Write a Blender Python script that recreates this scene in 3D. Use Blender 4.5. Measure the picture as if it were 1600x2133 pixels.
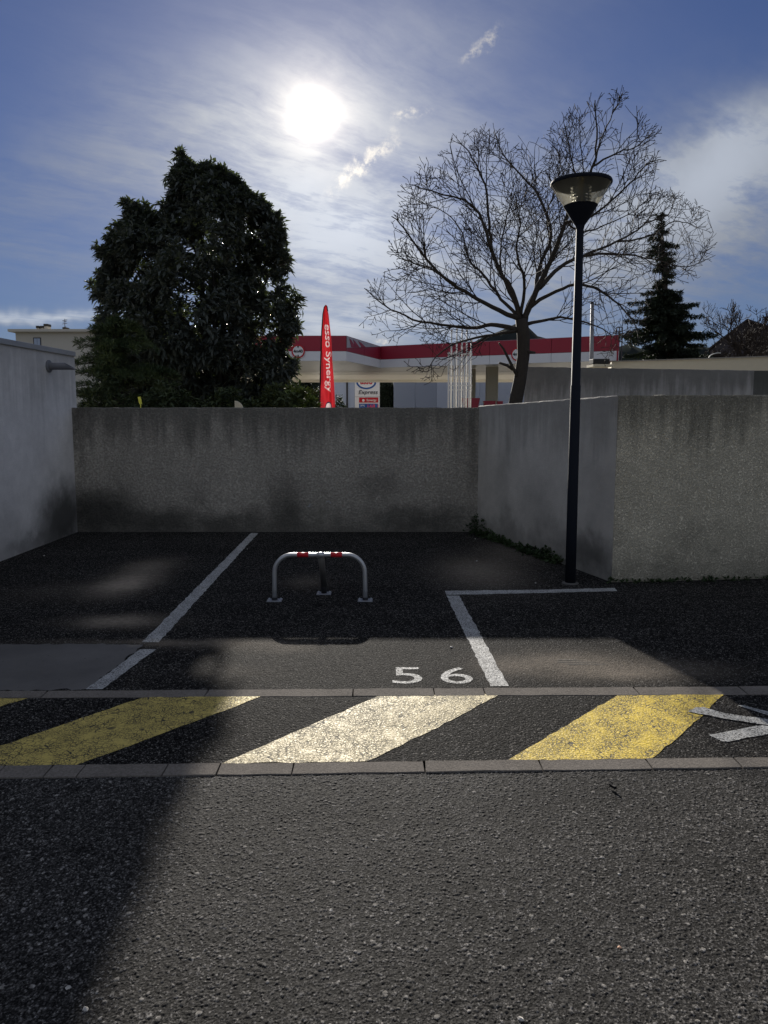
import bpy, math, random
import numpy as np
from mathutils import Vector, Matrix

random.seed(7)
RNG = np.random.default_rng(11)
for _o in list(bpy.data.objects):
    bpy.data.objects.remove(_o)
SC = bpy.context.scene
COL = SC.collection
R = math.radians

# ------------------------------------------------------------------ camera
FPX, Y0, PITCH, EYE = 1500.0, 1021.0, R(6.5), 1.6
cam = bpy.data.cameras.new("camera")
cam.sensor_fit = 'HORIZONTAL'
cam.sensor_width = 36.0
cam.lens = FPX / 1600 * 36.0
cam.shift_y = (Y0 - 1066.5) / 1600.0
cam.clip_start = 0.05
cam.clip_end = 3000
camo = bpy.data.objects.new("camera", cam)
COL.objects.link(camo)
camo.location = (0, 0, EYE)
camo.rotation_euler = (math.pi / 2 - PITCH, 0, 0)
SC.camera = camo
_c, _s = math.cos(PITCH), math.sin(PITCH)


def ray(px, py):
    u = (px - 800) / FPX
    v = (Y0 - py) / FPX
    return (u, _c + v * _s, -_s + v * _c)


def gp(px, py, z=0.0):
    """where the sight line through a photo pixel meets the ground"""
    d = ray(px, py)
    t = (z - EYE) / d[2]
    return Vector((d[0] * t, d[1] * t, z))


def at(px, py, Y):
    """the point at depth Y metres seen through a photo pixel"""
    d = ray(px, py)
    t = Y / d[1]
    return Vector((d[0] * t, Y, EYE + d[2] * t))


# ------------------------------------------------------------------ light
SUN_AZ, SUN_EL = R(-5.4), R(20.0)
SKY_STRENGTH, SUN_STRENGTH, EXPOSURE = 0.05, 4.9, 1.33
SUNDIR = Vector((math.sin(SUN_AZ) * math.cos(SUN_EL), math.cos(SUN_AZ) * math.cos(SUN_EL), math.sin(SUN_EL)))
vs = SC.view_settings
SC.display_settings.display_device = 'sRGB'
vs.view_transform = 'Standard'
vs.look = 'None'
vs.exposure = EXPOSURE
vs.gamma = 1.0
vs.use_curve_mapping = False
SC.cycles.use_denoising = True
SC.cycles.max_bounces = 6
SC.cycles.diffuse_bounces = 3
SC.cycles.glossy_bounces = 3
SC.cycles.transparent_max_bounces = 8
SC.cycles.caustics_reflective = False
SC.cycles.caustics_refractive = False
SC.cycles.sample_clamp_indirect = 4.0

sun = bpy.data.lights.new("sun", 'SUN')
sun.energy = SUN_STRENGTH
sun.angle = R(0.55)
sun.color = (1.0, 0.94, 0.85)
suno = bpy.data.objects.new("sun", sun)
COL.objects.link(suno)
suno.rotation_euler = SUNDIR.to_track_quat('Z', 'Y').to_euler()
suno.location = (-3, 20, 15)


# ------------------------------------------------------------------ node helper
class NT:
    def __init__(self, tree):
        self.t = tree

    def node(self, kind, **kw):
        n = self.t.nodes.new(kind)
        for k, v in kw.items():
            setattr(n, k, v)
        return n

    def put(self, sock, v):
        if isinstance(v, bpy.types.NodeSocket):
            self.t.links.new(v, sock)
        elif v is not None:
            if sock.type == 'RGBA' and hasattr(v, '__len__') and len(v) == 3:
                v = (*v, 1)
            sock.default_value = v

    def m(self, op, a, b=None, c=None, clamp=False):
        n = self.node('ShaderNodeMath', operation=op)
        n.use_clamp = clamp
        self.put(n.inputs[0], a)
        self.put(n.inputs[1], b)
        self.put(n.inputs[2], c)
        return n.outputs[0]

    def v(self, op, a, b=None):
        n = self.node('ShaderNodeVectorMath', operation=op)
        self.put(n.inputs[0], a)
        self.put(n.inputs[1], b)
        return n.outputs['Value'] if op in ('DOT_PRODUCT', 'LENGTH') else n.outputs[0]

    def mix(self, f, a, b, blend='MIX'):
        n = self.node('ShaderNodeMix', data_type='RGBA', blend_type=blend)
        n.clamp_factor = True
        self.put(n.inputs[0], f)
        self.put(n.inputs[6], a)
        self.put(n.inputs[7], b)
        return n.outputs[2]

    def noise(self, vec, scale, detail=3, rough=0.55, dist=0.0, col=False):
        n = self.node('ShaderNodeTexNoise')
        self.put(n.inputs['Vector'], vec)
        n.inputs['Scale'].default_value = scale
        n.inputs['Detail'].default_value = detail
        n.inputs['Roughness'].default_value = rough
        n.inputs['Distortion'].default_value = dist
        return n.outputs[1 if col else 0]

    def voro(self, vec, scale, feature='F1', out='Distance', rnd=1.0):
        n = self.node('ShaderNodeTexVoronoi', feature=feature)
        self.put(n.inputs['Vector'], vec)
        n.inputs['Scale'].default_value = scale
        n.inputs['Randomness'].default_value = rnd
        return n.outputs[out]

    def ss(self, x, lo, hi, a=0.0, b=1.0):
        n = self.node('ShaderNodeMapRange', interpolation_type='SMOOTHSTEP')
        self.put(n.inputs[0], x)
        n.inputs[1].default_value = lo
        n.inputs[2].default_value = hi
        n.inputs[3].default_value = a
        n.inputs[4].default_value = b
        return n.outputs[0]

    def xyz(self, vec):
        n = self.node('ShaderNodeSeparateXYZ')
        self.put(n.inputs[0], vec)
        return n.outputs

    def comb(self, x, y, z):
        n = self.node('ShaderNodeCombineXYZ')
        for i, q in enumerate((x, y, z)):
            self.put(n.inputs[i], q)
        return n.outputs[0]

    def pos(self):
        return self.node('ShaderNodeNewGeometry').outputs['Position']

    def obj(self):
        return self.node('ShaderNodeTexCoord').outputs['Object']

    def attr(self, name):
        return self.node('ShaderNodeAttribute', attribute_name=name).outputs['Fac']

    def bump(self, h, strength=0.5, dist=0.01, normal=None):
        n = self.node('ShaderNodeBump')
        n.inputs['Strength'].default_value = strength
        n.inputs['Distance'].default_value = dist
        self.put(n.inputs['Height'], h)
        self.put(n.inputs['Normal'], normal)
        return n.outputs[0]

    def stretch(self, vec, sx, sy, sz):
        return self.v('MULTIPLY', vec, (sx, sy, sz))


def new_mat(name):
    m = bpy.data.materials.new(name)
    m.use_nodes = True
    t = NT(m.node_tree)
    b = m.node_tree.nodes['Principled BSDF']
    return m, t, b


def simple(name, col, rough=0.6, metal=0.0, spec=0.22, var=0.12, scale=6.0, bump=0.0, bscale=60.0):
    m, t, b = new_mat(name)
    p = t.obj()
    f = t.noise(p, scale, 4, 0.6)
    k = t.m('MULTIPLY_ADD', f, 2 * var, 1 - var)
    t.put(b.inputs['Base Color'], t.mix(1.0, col, t.comb(k, k, k), 'MULTIPLY'))
    t.put(b.inputs['Roughness'], t.m('MULTIPLY_ADD', f, 0.15, rough - 0.07))
    b.inputs['Metallic'].default_value = metal
    b.inputs['Specular IOR Level'].default_value = spec
    if bump:
        t.put(b.inputs['Normal'], t.bump(t.noise(p, bscale, 3), bump, 0.01))
    return m


# ------------------------------------------------------------------ sky
W = bpy.data.worlds.new("World")
SC.world = W
W.use_nodes = True
w = NT(W.node_tree)
bg = W.node_tree.nodes['Background']
bg.inputs[1].default_value = SKY_STRENGTH
sk = w.node('ShaderNodeTexSky', sky_type='NISHITA')
sk.sun_disc = False
sk.sun_elevation = SUN_EL
sk.sun_rotation = SUN_AZ
sk.air_density = 1.0
sk.dust_density = 0.25
sk.ozone_density = 2.5
D = w.node('ShaderNodeTexCoord').outputs['Generated']
dx, dy, dz = w.xyz(D)[:3]
clear = w.mix(1.0, sk.outputs[0], (0.222, 0.272, 0.425), 'MULTIPLY')
# limit the brightness of the band at the horizon
lum = w.v('DOT_PRODUCT', clear, (0.3, 0.5, 0.2))
k = w.m('DIVIDE', 1.0, w.m('ADD', 1.0, w.m('MULTIPLY', lum, 0.16)))
clear = w.mix(1.0, clear, w.comb(w.m('MULTIPLY', k, 0.97), k, w.m('MULTIPLY', k, 1.06)), 'MULTIPLY')
# direction of the visible sun
d = Vector(ray(655, 240)).normalized()
cosang = w.v('DOT_PRODUCT', D, tuple(d))
ang = w.m('MULTIPLY', w.m('ARCCOSINE', w.m('MINIMUM', cosang, 0.999999)), 180 / math.pi)


def gauss(x, width):
    q = w.m('DIVIDE', x, width)
    return w.m('EXPONENT', w.m('MULTIPLY', w.m('MULTIPLY', q, q), -1.0))


# cloud layer: noise on a flat layer seen in perspective
den = w.m('ADD', w.m('MAXIMUM', dz, 0.0), 0.10)
cp = w.comb(w.m('DIVIDE', dx, den), w.m('DIVIDE', dy, den), 0.0)
warp = w.noise(cp, 1.8, 4, 0.55, 0.0, True)
cpw = w.v('ADD', cp, w.v('MULTIPLY', w.v('SUBTRACT', warp, (0.5, 0.5, 0.5)), (0.22, 0.22, 0.0)))
rot = w.node('ShaderNodeVectorRotate', rotation_type='Z_AXIS')
w.put(rot.inputs['Vector'], cpw)
rot.inputs['Angle'].default_value = R(-38)
streak = w.noise(w.stretch(rot.outputs[0], 0.55, 2.3, 1), 1.5, 7, 0.62)
puff = w.noise(cpw, 5.5, 6, 0.62)
fine = w.noise(w.stretch(rot.outputs[0], 1.0, 2.0, 1), 13.0, 5, 0.65)
tex = w.m('ADD', w.m('MULTIPLY', streak, 0.60), w.m('ADD', w.m('MULTIPLY', puff, 0.27), w.m('MULTIPLY', fine, 0.13)))

# where the cloud banks stand in the sky: gnomonic coordinates of directions around north (+Y)
fwd = w.ss(dy, 0.15, 0.45)
ys = w.m('MAXIMUM', dy, 0.15)
ga = w.m('DIVIDE', dx, ys)
ge = w.m('DIVIDE', dz, ys)
wob = w.xyz(w.v('SUBTRACT', w.noise(w.comb(ga, ge, 0.3), 7.0, 4, 0.6, 0.0, True), (0.5, 0.5, 0.5)))
gaw = w.m('ADD', ga, w.m('MULTIPLY', wob[0], 0.16))
gew = w.m('ADD', ge, w.m('MULTIPLY', wob[1], 0.10))


wob2 = w.xyz(w.v('SUBTRACT', w.noise(w.comb(ga, ge, 0.7), 30.0, 4, 0.65, 0.0, True), (0.5, 0.5, 0.5)))
gas = w.m('ADD', ga, w.m('MULTIPLY', wob2[0], 0.035))
ges = w.m('ADD', ge, w.m('MULTIPLY', wob2[1], 0.035))


def bank(px, py, rx, ry, rotdeg, amp, hard=False):
    """a cloud bank centred on the direction seen at a photo pixel; rx, ry half sizes in thousandths of tan"""
    c = Vector(ray(px, py))
    a0, e0 = c.x / c.y, c.z / c.y
    co, si = math.cos(R(rotdeg)), math.sin(R(rotdeg))
    da = w.m('SUBTRACT', gas if hard else gaw, a0)
    de = w.m('SUBTRACT', ges if hard else gew, e0)
    u = w.m('DIVIDE', w.m('ADD', w.m('MULTIPLY', da, co), w.m('MULTIPLY', de, si)), rx / 1000)
    v = w.m('DIVIDE', w.m('SUBTRACT', w.m('MULTIPLY', de, co), w.m('MULTIPLY', da, si)), ry / 1000)
    r2 = w.m('ADD', w.m('MULTIPLY', u, u), w.m('MULTIPLY', v, v))
    g = w.m('EXPONENT', w.m('MULTIPLY', r2, -1.0))
    if hard:
        g = w.ss(g, 0.15, 0.85)
    return w.m('MULTIPLY', g, amp)


def total(items):
    r = items[0]
    for i in items[1:]:
        r = w.m('ADD', r, i)
    return r


veil = total([bank(655, 350, 210, 150, 0, 0.46), bank(300, 320, 300, 75, 18, 0.36), bank(1000, 480, 330, 130, -4, 0.60),
              bank(700, 480, 150, 75, -18, 0.55), bank(1500, 430, 240, 110, 16, 0.70), bank(1520, 330, 170, 60, 28, 0.60),
              bank(60, 655, 130, 12, -2, 0.85), bank(720, 672, 170, 36, -6, 0.62), bank(120, 540, 160, 20, -8, 0.22), bank(900, 80, 250, 60, 25, 0.15)])
small = total([bank(755, 342, 62, 13, 40, 1.0, True), bank(856, 240, 26, 8, 22, 0.7, True), bank(1003, 95, 34, 9, 42, 0.6, True), bank(793, 710, 10, 7, 0, 1.0, True)])
veil = w.m('MULTIPLY', veil, fwd)
small = w.m('MULTIPLY', small, fwd)
rest = w.m('MULTIPLY', w.m('SUBTRACT', 1.0, fwd), 0.85)  # unseen cloud behind the camera, added to lift the light on shaded walls
dens = w.m('MULTIPLY', w.m('ADD', veil, rest), w.ss(tex, 0.34, 0.64, 0.22, 1.20))
dens = w.m('MULTIPLY', w.m('ADD', dens, 0.05), w.ss(dz, 0.0, 0.06), None, True)
dens = w.m('MINIMUM', dens, 0.92)
sm = w.m('MULTIPLY', small, w.ss(w.noise(w.comb(ga, ge, 0.0), 55.0, 5, 0.7), 0.38, 0.66), None, True)
# forward scattering: thin ice cloud is brightest round the sun
fs = w.m('ADD', 1.6, w.m('ADD', w.m('MULTIPLY', gauss(ang, 10.0), 1.5), w.m('MULTIPLY', gauss(ang, 30.0), 1.5)))
lit = w.m('ADD', w.m('ADD', 1.0, w.m('MULTIPLY', w.m('SUBTRACT', 1.0, fwd), 1.25)), w.m('MULTIPLY', fwd, total([bank(1530, 340, 150, 75, 26, 0.85), bank(700, 500, 140, 60, -20, 0.35), bank(1050, 470, 260, 90, 0, 0.30), bank(60, 652, 140, 14, -2, 0.9), bank(740, 665, 170, 30, -6, 0.5)])))  # cloud behind the camera also brightened as fill for the shade
fs = w.m('MULTIPLY', fs, lit)
ccol = w.mix(1.0, (0.89, 0.97, 1.11), w.comb(fs, fs, fs), 'MULTIPLY')
skyc = w.mix(dens, clear, ccol)
hot = w.mix(1.0, (1.05, 1.0, 0.93), w.comb(w.m('MULTIPLY', fs, 1.55), w.m('MULTIPLY', fs, 1.55), w.m('MULTIPLY', fs, 1.55)), 'MULTIPLY')
skyc = w.mix(sm, skyc, hot)
# aureole of the sun in the thin cloud, with camera bloom painted into its core
glow = total([w.m('MULTIPLY', gauss(ang, 1.2), 16.0), w.m('MULTIPLY', w.m('MULTIPLY', gauss(ang, 2.9), 2.9), w.ss(tex, 0.32, 0.66, 0.6, 1.35)), w.m('MULTIPLY', w.m('MULTIPLY', w.m('EXPONENT', w.m('DIVIDE', ang, -7.0)), 2.6), w.ss(tex, 0.30, 0.68, 0.72, 1.25))])
gcol = w.mix(1.0, (1.0, 0.87, 0.68), w.comb(glow, glow, glow), 'MULTIPLY')
skyc = w.mix(1.0, skyc, gcol, 'ADD')
w.put(bg.inputs[0], skyc)


# ------------------------------------------------------------------ mesh helpers
class MB:
    def __init__(self):
        self.v, self.f, self.mi = [], [], []
        self.m = 0

    def add(self, vs, fs):
        o = len(self.v)
        self.v += [tuple(p) for p in vs]
        self.f += [tuple(o + i for i in q) for q in fs]
        self.mi += [self.m] * len(fs)

    def box(self, a, b):
        (x0, y0, z0), (x1, y1, z1) = a, b
        self.add([(x0, y0, z0), (x1, y0, z0), (x1, y1, z0), (x0, y1, z0), (x0, y0, z1), (x1, y0, z1), (x1, y1, z1), (x0, y1, z1)],
                 [(3, 2, 1, 0), (4, 5, 6, 7), (0, 1, 5, 4), (1, 2, 6, 5), (2, 3, 7, 6), (3, 0, 4, 7)])

    def prism(self, poly, h):
        """polygon (list of 3-D points, counter-clockwise from outside) pushed by vector h"""
        n = len(poly)
        h = Vector(h)
        p = [Vector(q) for q in poly]
        self.add(p + [q + h for q in p], [tuple(range(n))[::-1], tuple(range(n, 2 * n))] + [(i, (i + 1) % n, n + (i + 1) % n, n + i) for i in range(n)])

    def tube(self, pts, rad, seg=8, cap=True, ell=None):
        pts = [Vector(p) for p in pts]
        n = len(pts)
        if not hasattr(rad, '__len__'):
            rad = [rad] * n
        t0 = (pts[1] - pts[0]).normalized()
        up = Vector((0, 0, 1)) if abs(t0.z) < 0.9 else Vector((1, 0, 0))
        a = t0.cross(up).normalized()
        vs = []
        for i in range(n):
            t = (pts[min(i + 1, n - 1)] - pts[max(i - 1, 0)])
            if t.length < 1e-9:
                t = t0
            t.normalize()
            a = (a - t * a.dot(t))
            if a.length < 1e-6:
                a = t.orthogonal()
            a.normalize()
            b = t.cross(a)
            for k in range(seg):
                th = 2 * math.pi * k / seg
                vs.append(pts[i] + (a * math.cos(th) + b * math.sin(th)) * rad[i])
        fs = []
        for i in range(n - 1):
            for k in range(seg):
                k2 = (k + 1) % seg
                fs.append((i * seg + k, i * seg + k2, (i + 1) * seg + k2, (i + 1) * seg + k))
        if cap:
            fs.append(tuple(range(seg))[::-1])
            fs.append(tuple((n - 1) * seg + k for k in range(seg)))
        self.add(vs, fs)

    def lathe(self, prof, c=(0, 0, 0), seg=40, cap=True):
        c = Vector(c)
        vs, fs = [], []
        for (r, z) in prof:
            for k in range(seg):
                th = 2 * math.pi * k / seg
                vs.append(c + Vector((r * math.cos(th), r * math.sin(th), z)))
        n = len(prof)
        for i in range(n - 1):
            for k in range(seg):
                k2 = (k + 1) % seg
                fs.append((i * seg + k, i * seg + k2, (i + 1) * seg + k2, (i + 1) * seg + k))
        if cap:
            fs.append(tuple(range(seg))[::-1])
            fs.append(tuple((n - 1) * seg + k for k in range(seg)))
        self.add(vs, fs)

    def build(self, name, mats, parent=None, smooth=False, bevel=0.0):
        me = bpy.data.meshes.new(name)
        me.from_pydata(self.v, [], self.f)
        mats = mats if isinstance(mats, (list, tuple)) else [mats]
        for q in mats:
            me.materials.append(q)
        if len(mats) > 1:
            me.polygons.foreach_set('material_index', self.mi)
        if smooth:
            me.polygons.foreach_set('use_smooth', [True] * len(me.polygons))
        me.update()
        o = bpy.data.objects.new(name, me)
        COL.objects.link(o)
        o.parent = parent
        if bevel:
            b = o.modifiers.new('bevel', 'BEVEL')
            b.width = bevel
            b.segments = 2
            b.limit_method = 'ANGLE'
        return o


def np_mesh(name, verts, faces, mat, parent=None, smooth=False):
    """mesh from numpy arrays; faces (n, k)"""
    me = bpy.data.meshes.new(name)
    verts = np.ascontiguousarray(verts, dtype=np.float32)
    faces = np.ascontiguousarray(faces, dtype=np.int32)
    n, kk = faces.shape
    me.vertices.add(len(verts))
    me.vertices.foreach_set('co', verts.ravel())
    me.loops.add(n * kk)
    me.loops.foreach_set('vertex_index', faces.ravel())
    me.polygons.add(n)
    me.polygons.foreach_set('loop_start', np.arange(0, n * kk, kk, dtype=np.int32))
    me.polygons.foreach_set('loop_total', np.full(n, kk, dtype=np.int32))
    me.update(calc_edges=True)
    me.validate()
    me.materials.append(mat)
    if smooth:
        me.polygons.foreach_set('use_smooth', [True] * len(me.polygons))
    o = bpy.data.objects.new(name, me)
    COL.objects.link(o)
    o.parent = parent
    return o


def tag(o, label=None, cat=None, group=None, kind=None):
    if label:
        o['label'] = label
    if cat:
        o['category'] = cat
    if group:
        o['group'] = group
    if kind:
        o['kind'] = kind
    return o


def empty(name, loc, label, cat, group=None):
    o = bpy.data.objects.new(name, None)
    COL.objects.link(o)
    o.location = loc
    o.empty_display_size = 0.1
    bpy.context.view_layer.update()
    return tag(o, label, cat, group)


def adopt(parent, *kids):
    """child meshes are written in world coordinates: keep them where they are"""
    for k_ in kids:
        k_.parent = parent
        k_.matrix_parent_inverse = Matrix.Translation(-Vector(parent.location))
    return kids[0] if len(kids) == 1 else kids


def text_mesh(txt, size, mat, name, bold=0.0, shear=0.0, extrude=0.0):
    c = bpy.data.curves.new(name, 'FONT')
    c.body = txt
    c.size = size
    c.align_x = 'CENTER'
    c.align_y = 'CENTER'
    c.offset = bold
    c.shear = shear
    c.extrude = extrude
    c.resolution_u = 4
    o = bpy.data.objects.new(name + "_tmp", c)
    COL.objects.link(o)
    dg = bpy.context.evaluated_depsgraph_get()
    me = bpy.data.meshes.new_from_object(o.evaluated_get(dg))
    bpy.data.objects.remove(o)
    bpy.data.curves.remove(c)
    me.name = name
    me.materials.clear()
    me.materials.append(mat)
    r = bpy.data.objects.new(name, me)
    COL.objects.link(r)
    return r


# ------------------------------------------------------------------ materials of the ground
def matte(t, b, share, col, nrm):
    """broken rough surface: mostly Oren-Nayar diffuse, a share of the glossy base"""
    d_ = t.node('ShaderNodeBsdfDiffuse')
    t.put(d_.inputs['Color'], col)
    d_.inputs['Roughness'].default_value = 0.8
    t.put(d_.inputs['Normal'], nrm)
    mx = t.node('ShaderNodeMixShader')
    mx.inputs[0].default_value = share
    t.t.links.new(b.outputs[0], mx.inputs[1])
    t.t.links.new(d_.outputs[0], mx.inputs[2])
    t.t.links.new(mx.outputs[0], t.t.nodes['Material Output'].inputs[0])


def spots(t, p, items, warp=0.10, wscale=4.0):
    """soft irregular patches of dusty ground and painted light: (x, y, rx, ry, amount) in metres on the ground"""
    wn = t.v('MULTIPLY', t.v('SUBTRACT', t.noise(p, wscale, 4, 0.6, 0.0, True), (0.5, 0.5, 0.5)), (warp * 2, warp * 2, 0))
    q = t.xyz(t.v('ADD', p, wn))
    r = None
    for (x, y, rx, ry, amt) in items:
        u = t.m('DIVIDE', t.m('SUBTRACT', q[0], x), rx)
        v = t.m('DIVIDE', t.m('SUBTRACT', q[1], y), ry)
        g = t.m('EXPONENT', t.m('MULTIPLY', t.m('ADD', t.m('MULTIPLY', u, u), t.m('MULTIPLY', v, v)), -1.0))
        g = t.m('MULTIPLY', g, amt)
        r = g if r is None else t.m('ADD', r, g)
    return t.m('MINIMUM', r, 1.0)


def dust_light_at(px, py, rxp, ryp, amt):
    c = gp(px, py)
    rx = abs(gp(px + rxp, py).x - gp(px - rxp, py).x) / 2
    ry = abs(gp(px, py - ryp).y - gp(px, py + ryp).y) / 2
    return (c.x, c.y, rx, ry, amt)


def asphalt(name, base=0.055, scale=105.0, dust_light=(), attr=False, bstr=0.9):
    m, t, b = new_mat(name)
    p = t.pos()
    big = t.noise(p, 0.9, 4, 0.6)
    mid = t.noise(p, 7.0, 4, 0.6)
    if attr:
        tone = t.attr('tone')
        stone = t.attr('stone')
    else:
        tone = t.xyz(t.voro(p, scale, 'F1', 'Color'))[0]
        stone = t.ss(t.voro(p, scale, 'DISTANCE_TO_EDGE'), 0.02, 0.22)
    pale = t.ss(tone, 0.86, 0.97)
    f = t.m('MULTIPLY_ADD', t.m('MULTIPLY', tone, tone), 1.7, 0.45)
    f = t.m('MULTIPLY', f, t.m('MULTIPLY_ADD', stone, 0.95, 0.12))
    grit = t.xyz(t.voro(p, 190.0, 'F1', 'Color'))[1]
    f = t.m('MULTIPLY', f, t.m('MULTIPLY_ADD', t.m('POWER', grit, 3.0), 2.0, 0.45))
    f = t.m('MULTIPLY', f, t.m('MULTIPLY_ADD', big, 0.75, 0.62))
    f = t.m('MULTIPLY', f, t.m('MULTIPLY_ADD', mid, 0.45, 0.78))
    band_ = t.noise(t.stretch(p, 0.5, 2.4, 1.0), 1.3, 4, 0.6)
    f = t.m('MULTIPLY', f, t.m('MULTIPLY_ADD', band_, 0.9, 0.55))
    oil = t.ss(t.m('ADD', t.voro(p, 2.6), t.m('MULTIPLY', t.noise(p, 30.0, 3), 0.08)), 0.07, 0.16, 0.45, 1.0)
    f = t.m('MULTIPLY', f, oil)
    c = t.mix(1.0, (base * 1.05, base, base * 0.95), t.comb(f, f, f), 'MULTIPLY')
    c = t.mix(t.m('MULTIPLY', t.m('MULTIPLY', pale, stone), 0.5), c, (0.30, 0.28, 0.25))
    if dust_light:
        dm = spots(t, p, dust_light)
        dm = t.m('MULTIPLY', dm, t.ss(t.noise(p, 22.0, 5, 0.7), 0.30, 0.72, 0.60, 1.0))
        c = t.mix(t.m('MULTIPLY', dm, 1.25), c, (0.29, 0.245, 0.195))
    t.put(b.inputs['Base Color'], c)
    t.put(b.inputs['Roughness'], t.m('MULTIPLY_ADD', tone, 0.2, 0.68))
    b.inputs['Specular IOR Level'].default_value = 0.20 if attr else 0.14
    h = t.m('MULTIPLY', t.voro(p, scale, 'SMOOTH_F1'), -1.0)
    h = t.m('ADD', h, t.m('MULTIPLY', tone, 0.55))
    h2 = t.noise(p, 330.0, 3, 0.6)
    if attr:
        nrm = t.bump(h2, 0.35, 0.002)
    else:
        nrm = t.bump(t.m('ADD', h, t.m('MULTIPLY', h2, 0.35)), bstr, 0.006)
    t.put(b.inputs['Normal'], nrm)
    matte(t, b, 0.74 if attr else 0.80, c, nrm)
    return m


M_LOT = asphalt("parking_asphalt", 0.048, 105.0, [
    dust_light_at(1185, 1378, 140, 20, 0.50), dust_light_at(1280, 1402, 120, 15, 0.40), dust_light_at(1060, 1390, 60, 20, 0.30),
    dust_light_at(262, 1216, 52, 22, 1.0), dust_light_at(310, 1180, 50, 16, 0.45), dust_light_at(250, 1294, 85, 13, 0.7), dust_light_at(340, 1338, 240, 6, 0.30),  # left-bay patches paint soft pools of light into the colour; the long strip is dusty
    dust_light_at(1000, 1190, 80, 30, 0.5), dust_light_at(1060, 1150, 60, 24, 0.25), dust_light_at(640, 1212, 40, 14, 0.22), dust_light_at(440, 1345, 130, 10, 0.18),
    dust_light_at(600, 1350, 60, 10, 0.22), dust_light_at(1400, 1395, 130, 20, 0.22), dust_light_at(120, 1230, 90, 20, 0.10), dust_light_at(480, 1400, 80, 16, 0.12)])
M_LANE = asphalt("lane_asphalt", 0.052, 100.0, (), bstr=1.0)
M_ROAD = asphalt("road_chippings", 0.070, 80.0, (), attr=True)


def slab_mat():
    m, t, b = new_mat("smooth_concrete")
    p = t.pos()
    a = t.noise(p, 1.6, 5, 0.6)
    g = t.noise(p, 120.0, 3, 0.7)
    f = t.m('ADD', t.m('MULTIPLY_ADD', a, 1.5, 0.05), t.m('MULTIPLY', g, 0.45))
    c = t.mix(1.0, (0.108, 0.100, 0.090), t.comb(f, f, f), 'MULTIPLY')
    pit = t.ss(t.voro(p, 14.0), 0.05, 0.10)
    c = t.mix(t.m('SUBTRACT', 1.0, pit), c, (0.05, 0.05, 0.05))
    t.put(b.inputs['Base Color'], c)
    b.inputs['Roughness'].default_value = 0.8
    t.put(b.inputs['Normal'], t.bump(g, 0.5, 0.003))
    return m


M_SLAB = slab_mat()


def kerb_mat():
    m, t, b = new_mat("kerb_concrete")
    p = t.pos()
    a = t.noise(p, 3.0, 5, 0.65)
    g = t.voro(p, 150.0, 'F1', 'Color')
    f = t.m('ADD', t.m('MULTIPLY_ADD', a, 0.7, 0.45), t.m('MULTIPLY', t.xyz(g)[0], 0.4))
    c = t.mix(1.0, (0.185, 0.165, 0.145), t.comb(f, f, f), 'MULTIPLY')
    t.put(b.inputs['Base Color'], c)
    b.inputs['Roughness'].default_value = 0.85
    b.inputs['Specular IOR Level'].default_value = 0.25
    nrm = t.bump(t.noise(p, 160.0, 3, 0.7), 0.9, 0.005)
    t.put(b.inputs['Normal'], nrm)
    matte(t, b, 0.8, c, nrm)
    return m


M_KERB = kerb_mat()


def paint(name, col, under=(0.05, 0.048, 0.045), wear=0.5, crack=True, rough=0.55, fade=None):
    """road paint gone brittle: the dark road shows through cracks and worn spots"""
    m, t, b = new_mat(name)
    p = t.pos()
    wp = t.v('ADD', p, t.v('MULTIPLY', t.v('SUBTRACT', t.noise(p, 60.0, 3, 0.6, 0.0, True), (0.5, 0.5, 0.5)), (0.02, 0.02, 0)))
    e1 = t.ss(t.voro(wp, 34.0, 'DISTANCE_TO_EDGE'), 0.02, 0.075, 1.0, 0.0)
    e2 = t.ss(t.voro(wp, 85.0, 'DISTANCE_TO_EDGE'), 0.03, 0.13, 1.0, 0.0)
    gap = t.ss(t.noise(p, 8.0, 4, 0.65), 0.34, 0.56)
    worn = t.ss(t.noise(p, 95.0, 4, 0.7), 0.72 - 0.22 * wear, 0.80 - 0.16 * wear)
    scr = t.ss(t.noise(t.stretch(p, 1.0, 5.0, 1.0), 5.0, 6, 0.75), 0.60, 0.75)
    mask = t.m('MAXIMUM', worn, t.m('MULTIPLY', scr, 0.65))
    if crack:
        mask = t.m('MAXIMUM', mask, t.m('MULTIPLY', e1, t.ss(t.noise(p, 9.0, 3), 0.34, 0.58)))
        mask = t.m('MAXIMUM', mask, t.m('MULTIPLY', e2, t.m('MULTIPLY', gap, 0.85)))
    else:
        mask = t.m('MAXIMUM', mask, t.m('MULTIPLY', e2, t.m('MULTIPLY', gap, 0.7)))
    f = t.m('MULTIPLY_ADD', t.noise(p, 4.0, 4, 0.6), 0.4, 0.8)
    c = t.mix(1.0, col, t.comb(f, f, f), 'MULTIPLY')
    if fade:
        x0, x1, fc = fade
        c = t.mix(t.ss(t.m('ADD', t.xyz(p)[0], t.m('MULTIPLY', t.noise(p, 5.0, 3), 0.3)), x0, x1, 0.75, 0.0), c, fc)
    c = t.mix(mask, c, under)
    t.put(b.inputs['Base Color'], c)
    t.put(b.inputs['Roughness'], t.m('MULTIPLY_ADD', mask, 0.2, rough))
    b.inputs['Specular IOR Level'].default_value = 0.10
    h = t.m('ADD', t.m('MULTIPLY', t.voro(p, 100.0, 'SMOOTH_F1'), -0.8), t.m('MULTIPLY', mask, -0.5))
    nrm = t.bump(h, 0.75, 0.005)
    t.put(b.inputs['Normal'], nrm)
    matte(t, b, 0.45, c, nrm)
    return m


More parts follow.
